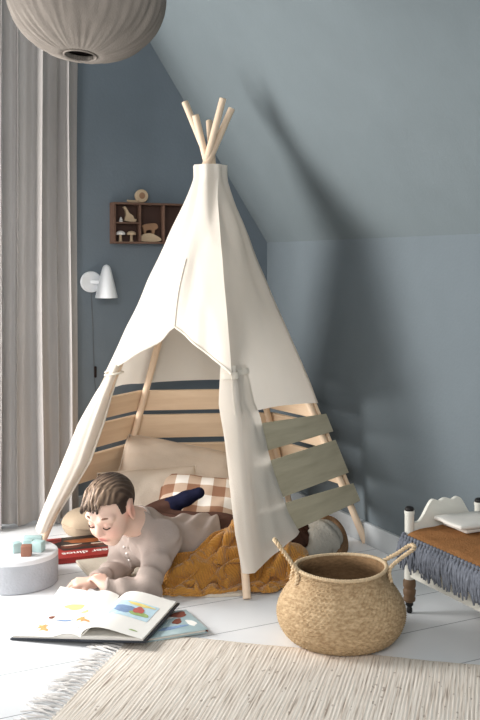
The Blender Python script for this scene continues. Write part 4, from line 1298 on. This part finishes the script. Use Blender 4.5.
inkshape(lpage, fox((0.70, 0.20), 0.15, 0.7), M['orange'], 'illustration', par=lp)
inkshape(lpage, fox((0.20, 0.36), 0.14, 0.35), M['orange'], 'illustration', par=lp)
inkshape(lpage, blobpts((0.50, 0.58), 0.21, 0.12, wob=0.05), M['sky'], 'illustration', par=lp)
inkshape(lpage, blobpts((0.54, 0.70), 0.15, 0.055, ph=1.2), M['yellow'], 'illustration', 0.0014, par=lp)
inkshape(lpage, blobpts((0.30, 0.57), 0.06, 0.03, ph=2.0), M['yellow'], 'illustration', 0.0014, par=lp)
inkshape(lpage, blobpts((0.76, 0.48), 0.045, 0.032, ph=0.6), M['brownink'], 'illustration', par=lp)
inkshape(lpage, blobpts((0.50, 0.41), 0.14, 0.022, ph=0.6), M['bluei'], 'illustration', par=lp)
inkshape(lpage, blobpts((0.84, 0.36), 0.05, 0.022, ph=1.6), M['sky'], 'illustration', par=lp)
for k in range(2):
    inkshape(lpage, [(0.12, 0.165 - 0.035 * k), (0.42, 0.165 - 0.035 * k), (0.42, 0.152 - 0.035 * k), (0.12, 0.152 - 0.035 * k)], M['greyi'], 'text_lines', par=lp)
def rect(x0, x1, y0, y1, n=6):
    o = []
    for a, b in (((x0, y0), (x1, y0)), ((x1, y0), (x1, y1)), ((x1, y1), (x0, y1)), ((x0, y1), (x0, y0))):
        o += [(lerp(a[0], b[0], k / n), lerp(a[1], b[1], k / n)) for k in range(n)]
    return o
inkshape(rpage, rect(0.20, 0.86, 0.36, 0.74), M['sky'], 'illustration', par=rp_)
inkshape(rpage, blobpts((0.42, 0.52), 0.20, 0.085, ph=1.0), M['bluei'], 'illustration', 0.0014, par=rp_)
inkshape(rpage, blobpts((0.58, 0.68), 0.22, 0.035, ph=0.5), M['yellow'], 'illustration', 0.0014, par=rp_)
inkshape(rpage, blobpts((0.66, 0.48), 0.16, 0.055, ph=2.5), M['green'], 'illustration', 0.0016, par=rp_)
inkshape(rpage, blobpts((0.62, 0.55), 0.085, 0.075, ph=2.5), M['redi'], 'illustration', 0.0020, par=rp_)
inkshape(rpage, blobpts((0.78, 0.12), 0.07, 0.012, ph=2.5), M['green'], 'illustration', par=rp_)


# blue book below it
ba = math.radians(24)
e1 = V((math.cos(ba), math.sin(ba), 0)); e2 = V((-math.sin(ba), math.cos(ba), 0))
w_, h_, t_ = 0.185, 0.165, 0.0105
bl0 = V((-0.086, 2.688, 0.0062)) - e1 * w_
bb = thing('picture_book', 'closed pale blue picture book lying partly under the open book', 'book', bl0, ba)
bm = NB(); box(bm, (w_ / 2, h_ / 2, 0.001), (w_, h_, 0.002), 0.0006); box(bm, (w_ / 2, h_ / 2, t_ - 0.001), (w_, h_, 0.002), 0.0006)
obj('cover', bm, M['bookblue'], bb)
bm = NB(); box(bm, (w_ - 0.0012, h_ / 2, t_ / 2), (0.0024, h_ - 0.001, t_ - 0.0042)); obj('spine', bm, M['brownink'], bb)
bm = NB(); box(bm, (w_ / 2 - 0.002, h_ / 2, t_ / 2), (w_ - 0.008, h_ - 0.008, t_ - 0.0042)); obj('page_block', bm, M['pages'], bb)
zt_ = t_ + 0.0006
obj('cover_print', flat(blobpts((0.150, 0.132), 0.026, 0.020, ph=0.5, rot=0.6), zt_), M['brownink'], bb)
obj('cover_print', flat(blobpts((0.128, 0.085), 0.022, 0.012, ph=1.5, rot=1.0), zt_), M['brownink'], bb)
obj('cover_print', flat(blobpts((0.105, 0.120), 0.030, 0.014, ph=2.5, rot=0.3), zt_ - .0002), M['paper'], bb)
obj('cover_print', flat(blobpts((0.100, 0.045), 0.045, 0.010, ph=2.1, rot=0.1), zt_), M['bluei'], bb)
obj('cover_print', flat(blobpts((0.160, 0.060), 0.012, 0.024, ph=2.1, rot=0.1), zt_), M['paper'], bb)

# ------------------------------------------------------------------ rug
ga = math.atan2(-0.245, 0.97)
rg = thing('rug', 'cream woven rag rug with fringe in the foreground', 'rug', (-0.282, 2.708, 0.0), ga)
RWd, RLn = 1.06, 1.10
bm = NB()
def rugtop(u, v):
    x = u * RWd; y = -v * RLn
    e = 0.003 * math.sin(x * 14) + 0.002 * noise.noise(V((x * 30, 0, 0)))
    h = 0.0046 + 0.0009 * abs(math.sin(PI * (x + 0.004 * noise.noise(V((x * 8, y * 5, 7)))) / 0.0090)) + 0.0006 * noise.noise(V((x * 130, y * 4.0, 1))) + 0.0006 * noise.noise(V((x * 300, y * 22, 4)))
    return V((x + 0.004 * noise.noise(V((0, y * 12, 3))) * (1 - u), y + e * (1 - v), h if 0 < u < 1 and 0 < v < 1 else 0.0008))
grid(bm, 640, 56, rugtop); obj('weave', bm, M['rug'], rg, ang=None)
rnd = random.Random(5)
for i in range(58):
    y = -0.006 - i * (RLn - 0.012) / 57
    bm = NB()
    ln = rnd.uniform(0.05, 0.085); an = rnd.uniform(-0.5, 0.5)
    for k in range(4):
        a2 = an + rnd.uniform(-0.35, 0.35)
        pts = [V((0.004, y + 0.002 * (k - 1.5), 0.004)), V((-0.012, y + rnd.uniform(-0.002, .002), 0.007)), V((-ln * 0.55, y + math.sin(a2) * ln * 0.35, 0.005 + rnd.uniform(0, .004))), V((-ln * rnd.uniform(0.85, 1.1), y + math.sin(a2) * ln * 0.8 + rnd.uniform(-.006, .006), 0.0028))]
        tube(bm, spline(pts, 3), [0.0022] * 6 + [0.0018] * 3 + [0.001], 5)
    obj('fringe', bm, M['fr'], rg)

# ------------------------------------------------------------------ basket
bk = thing('belly_basket', 'round woven seagrass belly basket with two handles', 'basket', (0.268, 2.655, 0.0070))
prof = spline([(0.115, 0, 0.0), (0.135, 0, 0.004), (0.158, 0, 0.030), (0.1685, 0, 0.066), (0.163, 0, 0.098), (0.144, 0, 0.130), (0.126, 0, 0.155), (0.119, 0, 0.172), (0.121, 0, 0.186)], 9)
NS = 288
def weave(r, z, a, j):
    row = j // 2
    sg = 1 if row % 2 else -1
    t = math.sin(a * 72 + sg * 1.2 + (j % 2) * 0.9 * sg)
    sq = 0.003 * math.sin(2 * a + 0.4) * (z / 0.18)
    return r + 0.0022 * t + 0.0022 * (1 if j % 2 else -0.6) + sq + 0.0015 * noise.noise(V((math.cos(a) * 3, math.sin(a) * 3, z * 20)))
bm = NB()
op = [(p.x, p.z) for p in prof]
ip = [(p.x - 0.008, max(p.z, 0.008)) for p in prof[::-1][2:]] + [(0.0, 0.008)]
rings = lathe(bm, [(0.0, 0.0)] + op, NS, fn=lambda r, z, a, j: weave(r, z, a, j) if r > 0 else 0)
obj('basket_body', bm, M['sea'], bk, ang=None)
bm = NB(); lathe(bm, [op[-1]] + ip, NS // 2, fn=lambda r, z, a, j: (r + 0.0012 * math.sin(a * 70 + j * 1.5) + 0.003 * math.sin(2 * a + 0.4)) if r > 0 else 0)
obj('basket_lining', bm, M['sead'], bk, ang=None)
def braid(name, path, r, m, par, tw, strands=3, sr=None, closed=False):
    bm = NB(); T_, N_ = frames(path); sr = sr or r * 0.75
    L_ = [0]
    for a, b in zip(path, path[1:]): L_.append(L_[-1] + (b - a).length)
    for s_ in range(strands):
        pts = []
        for p, t, n, l in zip(path, T_, N_, L_):
            a = l * tw + 2 * PI * s_ / strands
            pts.append(p + n * math.cos(a) * r + t.cross(n) * math.sin(a) * r)
        tube(bm, pts, sr, 6, cap=not closed)
    return obj(name, bm, m, par, ang=None)
rim = [V(((0.1195 + 0.003 * math.sin(2 * a + .4)) * math.cos(a), (0.1195 + 0.003 * math.sin(2 * a + .4)) * math.sin(a), 0.187 + 0.003 * math.sin(2 * a + 1))) for a in [2 * PI * k / 200 for k in range(201)]]
braid('rim', rim, 0.0030, M['seal'], bk, 2 * PI * 44 / 0.789, 3, 0.0028, True)
wst = [V((0.1515 * math.cos(a), 0.1515 * math.sin(a), 0.122)) for a in [2 * PI * k / 200 for k in range(201)]]
def handle(a0, da, out, up, lean):
    pts = []
    p0 = V((0.128 * math.cos(a0 - da), 0.128 * math.sin(a0 - da), 0.150)); p1 = V((0.128 * math.cos(a0 + da), 0.128 * math.sin(a0 + da), 0.150))
    d = V((math.cos(a0), math.sin(a0), 0)); s_ = V((-d.y, d.x, 0))
    q0 = V((0.123 * math.cos(a0 - da), 0.123 * math.sin(a0 - da), 0.185)); q1 = V((0.123 * math.cos(a0 + da), 0.123 * math.sin(a0 + da), 0.185))
    mid = d * (0.123 + out) + V((0, 0, 0.185 + up))
    pts = spline([p0 + d * 0.004, q0 + d * 0.005, q0.lerp(mid, 0.55) - s_ * 0.006, mid - s_ * 0.016, mid + s_ * 0.016, q1.lerp(mid, 0.55) + s_ * 0.006, q1 + d * 0.005, p1 + d * 0.004], 10)
    return pts
braid('handle', handle(PI + 0.15, 0.24, 0.052, 0.075, 0), 0.0034, M['seal'], bk, 330, 2, 0.0034)
braid('handle', handle(0.12, 0.26, 0.072, 0.048, 0), 0.0034, M['seal'], bk, 330, 2, 0.0034)
bm = NB(); bmesh.ops.create_uvsphere(bm, u_segments=32, v_segments=20, radius=0.047)
for v in bm.verts: v.co *= 1 + 0.02 * noise.noise(v.co * 40)
tag(obj('felt_ball', bm, M['ball'], None, M=Matrix.Translation((0.285, 2.66, 0.0625))), 'tan ball lying inside the belly basket', 'ball')

# ------------------------------------------------------------------ plush behind the throw
Pl = SDF((0.16, 3.25, 0.0), (0.42, 3.56, 0.20), 0.004)
Pl.ell((0.275, 3.42, 0.056), (0.074, 0.070, 0.062), None, 0.02)
Pl.ell((0.262, 3.41, 0.085), (0.042, 0.042, 0.040), None, 0.03)
Pl.cap((0.262, 3.37, 0.034), 0.034, (0.235, 3.33, 0.028), 0.026, 0.03)
Pl.field(lambda x, y, z: 0.004 * np.sin(x * 70 + z * 40 + 3 * np.sin(y * 50)))
me = Pl.mesh('plush'); relax(me, 2)
plo = tag(link('plush_toy', me, M['plush'], None), 'pale grey plush toy with brown knitted band beneath the board side', 'toy')
bm = NB()
sp = spline([W(322, 517, .105), W(334, 521, .090), W(342, 532, .060), W(344, 545, .030), W(340, 554, .016)], 6)
tube(bm, sp, [0.020] * len(sp), 12, flat=0.55); obj('knitted_band', bm, M['plushb'], plo, ang=None)
Pd = SDF((0.12, 3.28, -0.01), (0.32, 3.48, 0.2), 0.004)
Pd.ell(W(303, 533, .085), (0.030, 0.03, 0.028), None, 0.01); Pd.ell(W(306, 546, .045), (0.034, 0.03, 0.020), None, 0.01); Pd.cap(W(303, 533, .085), 0.016, W(309, 550, .03), 0.016, 0.01)
Pd.field(lambda x, y, z: 0.005 * np.sin(x * 150 + z * 120 + 3 * np.sin(y * 110)))
me = Pd.mesh('ears'); relax(me, 1); link('dark_patch', me, M['plushd'], plo)

# ------------------------------------------------------------------ doll bed
bd = thing('doll_bed', 'white wooden doll bed with scrolled headboard at right edge', 'bed', (0.484, 2.857, 0.0), A0)
BW, BL_ = 0.246, 0.40
def post(x, y, h):
    bm = NB(); lathe(bm, [(0.0, 0.098), (0.0145, 0.098), (0.0150, 0.110), (0.0135, 0.125), (0.0135, h - 0.012), (0.0150, h - 0.006), (0.0145, h), (0.0, h)], 20, c=(x, y, 0))
    po = obj('bed_post', bm, M['bedw'], bd, ang=50)
    bm = NB(); lathe(bm, [(0.0, 0.030), (0.010, 0.031), (0.0165, 0.036), (0.0175, 0.044), (0.0150, 0.049), (0.0175, 0.055), (0.0185, 0.066), (0.0155, 0.071), (0.0180, 0.078), (0.0180, 0.092), (0.0150, 0.0985), (0.0, 0.0985)], 20, c=(x, y, 0)); obj('turned_foot', bm, M['bedf'], po, ang=50)
    bm = NB(); lathe(bm, [(0.0, 0.0), (0.006, 0.001), (0.0085, 0.006), (0.0085, 0.012), (0.006, 0.018), (0.011, 0.024), (0.011, 0.030), (0.0, 0.0305)], 16, c=(x, y, 0)); obj('caster', bm, M['iron'], po, ang=50)
    bm = NB(); lathe(bm, [(0.0, h), (0.0125, h), (0.0140, h + 0.004), (0.0120, h + 0.009), (0.006, h + 0.012), (0.0, h + 0.0125)], 16, c=(x, y, 0)); obj('post_cap', bm, M['iron'], po, ang=50)
for x in (0, BW):
    post(x, 0, 0.293); post(x, -BL_, 0.250)
def headboard(y, top, lowz):
    n = 80; pts = []
    for k in range(n + 1):
        u = k / n; c = 1 - abs(2 * u - 1)
        s_ = max(0, min(1, (c - 0.12) / 0.50))
        z = lerp(lowz, top, s_ * s_ * (3 - 2 * s_)) - 0.007 * math.exp(-((c - 0.80) / 0.09) ** 2)
        pts.append((0.012 + u * (BW - 0.024), z))
    bm = NB(); prism(bm, pts + [(BW - 0.012, 0.12), (0.012, 0.12)], y - 0.006, y + 0.006)
    return obj('headboard' if y == 0 else 'footboard', bm, M['bedw'], bd, ang=40)
headboard(0, 0.318, 0.258); headboard(-BL_, 0.27, 0.22)
for x in (0.0, BW):
    bm = NB(); box(bm, (x, -BL_ / 2, 0.152), (0.012, BL_ - 0.022, 0.092), 0.002); obj('side_rail', bm, M['bedw'], bd)
bm = NB(); box(bm, (BW / 2, -BL_ / 2, 0.178), (BW - 0.016, BL_ - 0.03, 0.080), 0.012); obj('mattress', bm, M['cloth'], bd)

bl = thing('bed_blanket', 'ochre woven blanket with blue grey fringe on the doll bed', 'blanket', R(0, 0, 0) * 0 + V((0.484, 2.857, 0.0)), A0)
def blk(u, v):
    x = lerp(-0.022, BW + 0.02, u); y = lerp(-0.014, -0.385, v)
    z = 0.2335 + 0.012 * math.sin(PI * u) + 0.003 * noise.noise(V((x * 20, y * 20, 0)))
    if u < 0.06: z -= (0.06 - u) * 0.10
    return V((x, y, z))
bm = NB(); grid(bm, 60, 80, blk)
bmesh.ops.solidify(bm, geom=bm.faces[:], thickness=0.006)
obj('woven_cloth', bm, M['ochre'], bl, ang=None)
rnd = random.Random(9)
def tassel(p, d, n_):
    """knot at p, hanging outward d then down"""
    bm = NB()
    d = V(d)
    bmesh.ops.create_uvsphere(bm, u_segments=8, v_segments=6, radius=0.0062, matrix=Matrix.Translation(p + d * 0.004))
    for k in range(8):
        sx = rnd.uniform(-0.015, 0.015); ln = rnd.uniform(0.065, 0.095)
        s_ = V((-d.y, d.x, 0)) * sx
        pts = [p + d * 0.003, p + d * rnd.uniform(0.008, 0.014) + s_ * 0.35 + V((0, 0, -0.015)), p + d * rnd.uniform(0.008, 0.020) + s_ * 0.8 + V((0, 0, -ln * 0.55)), p + d * rnd.uniform(0.004, 0.018) + s_ * 1.2 + V((0, 0, -ln))]
        sp = spline(pts, 4); n = len(sp)
        tube(bm, sp, [0.0024 + 0.0012 * math.sin(PI * q / (n - 1)) + 0.0008 * math.sin(q * 2.5 + k) for q in range(n)], 5)
    obj('tassel', bm, M['fringe'], bl, ang=None)
for k in range(25):
    y = -0.010 - k * 0.0152
    tassel(V((-0.024, y, 0.2275)), (-1, 0.0, 0), k)
for k in range(3):
    tassel(V((-0.018 + k * 0.013, -0.006, 0.229)), (-0.45 + 0.1 * k, 0.89, 0), k) if k == 0 else None
fc = thing('folded_cloth', 'folded white cotton cloth lying on the ochre doll blanket', 'cloth', RM @ V((0, 0, 0)) * 0 + V((0.484, 2.857, 0.0)) + (Matrix.Rotation(A0, 3, 'Z') @ V((0.150, -0.085, 0.2475))), A0)
def layer(z0, th, sx, sy, ox, oy, nm):
    bm = NB()
    box(bm, (ox, oy, z0 + th / 2), (sx, sy, th), th * 0.42)
    bmesh.ops.subdivide_edges(bm, edges=bm.edges[:], cuts=3, use_grid_fill=True)
    for v in bm.verts: v.co.z += 0.003 * noise.noise(V((v.co.x * 25, v.co.y * 25, z0 * 100)))
    obj(nm, bm, M['cloth'], fc, ang=60)
layer(0.0, 0.016, 0.135, 0.115, 0.012, 0.004, 'lower_fold')
layer(0.016, 0.012, 0.165, 0.130, 0.0, 0.0, 'upper_fold')

# ------------------------------------------------------------------ light, sky, camera
w = bpy.data.worlds.new('World'); bpy.context.scene.world = w; w.use_nodes = True
bg = w.node_tree.nodes['Background']; bg.inputs['Color'].default_value = (0.93, 0.96, 1.0, 1); bg.inputs['Strength'].default_value = 0.34
def area(name, loc, to, sx, sy, power, col):
    l = bpy.data.lights.new(name, 'AREA'); l.shape = 'RECTANGLE'; l.size = sx; l.size_y = sy; l.energy = power; l.color = col
    o = bpy.data.objects.new(name, l); C.objects.link(o); o.location = loc
    o.rotation_euler = (V(to) - V(loc)).to_track_quat('-Z', 'Y').to_euler()
    return o
area('assumed_window_daylight', (-1.95, 2.98, 0.95), (0.0, 3.20, 0.72), 0.85, 1.5, 74, (1.0, 0.975, 0.95))  # area lamp for daylight from an assumed, unseen window on the left
area('front_fill', (-0.55, -0.7, 1.9), (0.0, 3.2, 0.3), 1.8, 1.6, 66, (1.0, 0.98, 0.96))  # unseen fill lamp added behind the camera to brighten the front

sp_ = bpy.data.lights.new('added_patch_spot', 'SPOT'); sp_.energy = 70; sp_.spot_size = math.radians(34); sp_.spot_blend = 1.0; sp_.shadow_soft_size = 0.12; sp_.color = (1.0, 0.98, 0.95)  # unseen spot added to overexpose left floor, book and forearm like assumed sunlight
spo = bpy.data.objects.new('added_patch_spot', sp_); C.objects.link(spo); spo.location = (-1.75, 2.35, 1.25)
spo.rotation_euler = (V((-0.55, 2.72, 0.0)) - V(spo.location)).to_track_quat('-Z', 'Y').to_euler()
cam = bpy.data.cameras.new('camera'); co_ = bpy.data.objects.new('camera', cam); C.objects.link(co_)
co_.location = (0, 0, 1.0); co_.rotation_euler = (PI / 2, 0, 0)
cam.sensor_fit = 'HORIZONTAL'; cam.sensor_width = 36.0; cam.lens = 75.0; cam.shift_y = -97 / 480.0
cam.clip_start = 0.05
sc = bpy.context.scene
sc.camera = co_
sc.view_settings.view_transform = 'Standard'
sc.view_settings.look = 'None'
sc.view_settings.exposure = 0.0
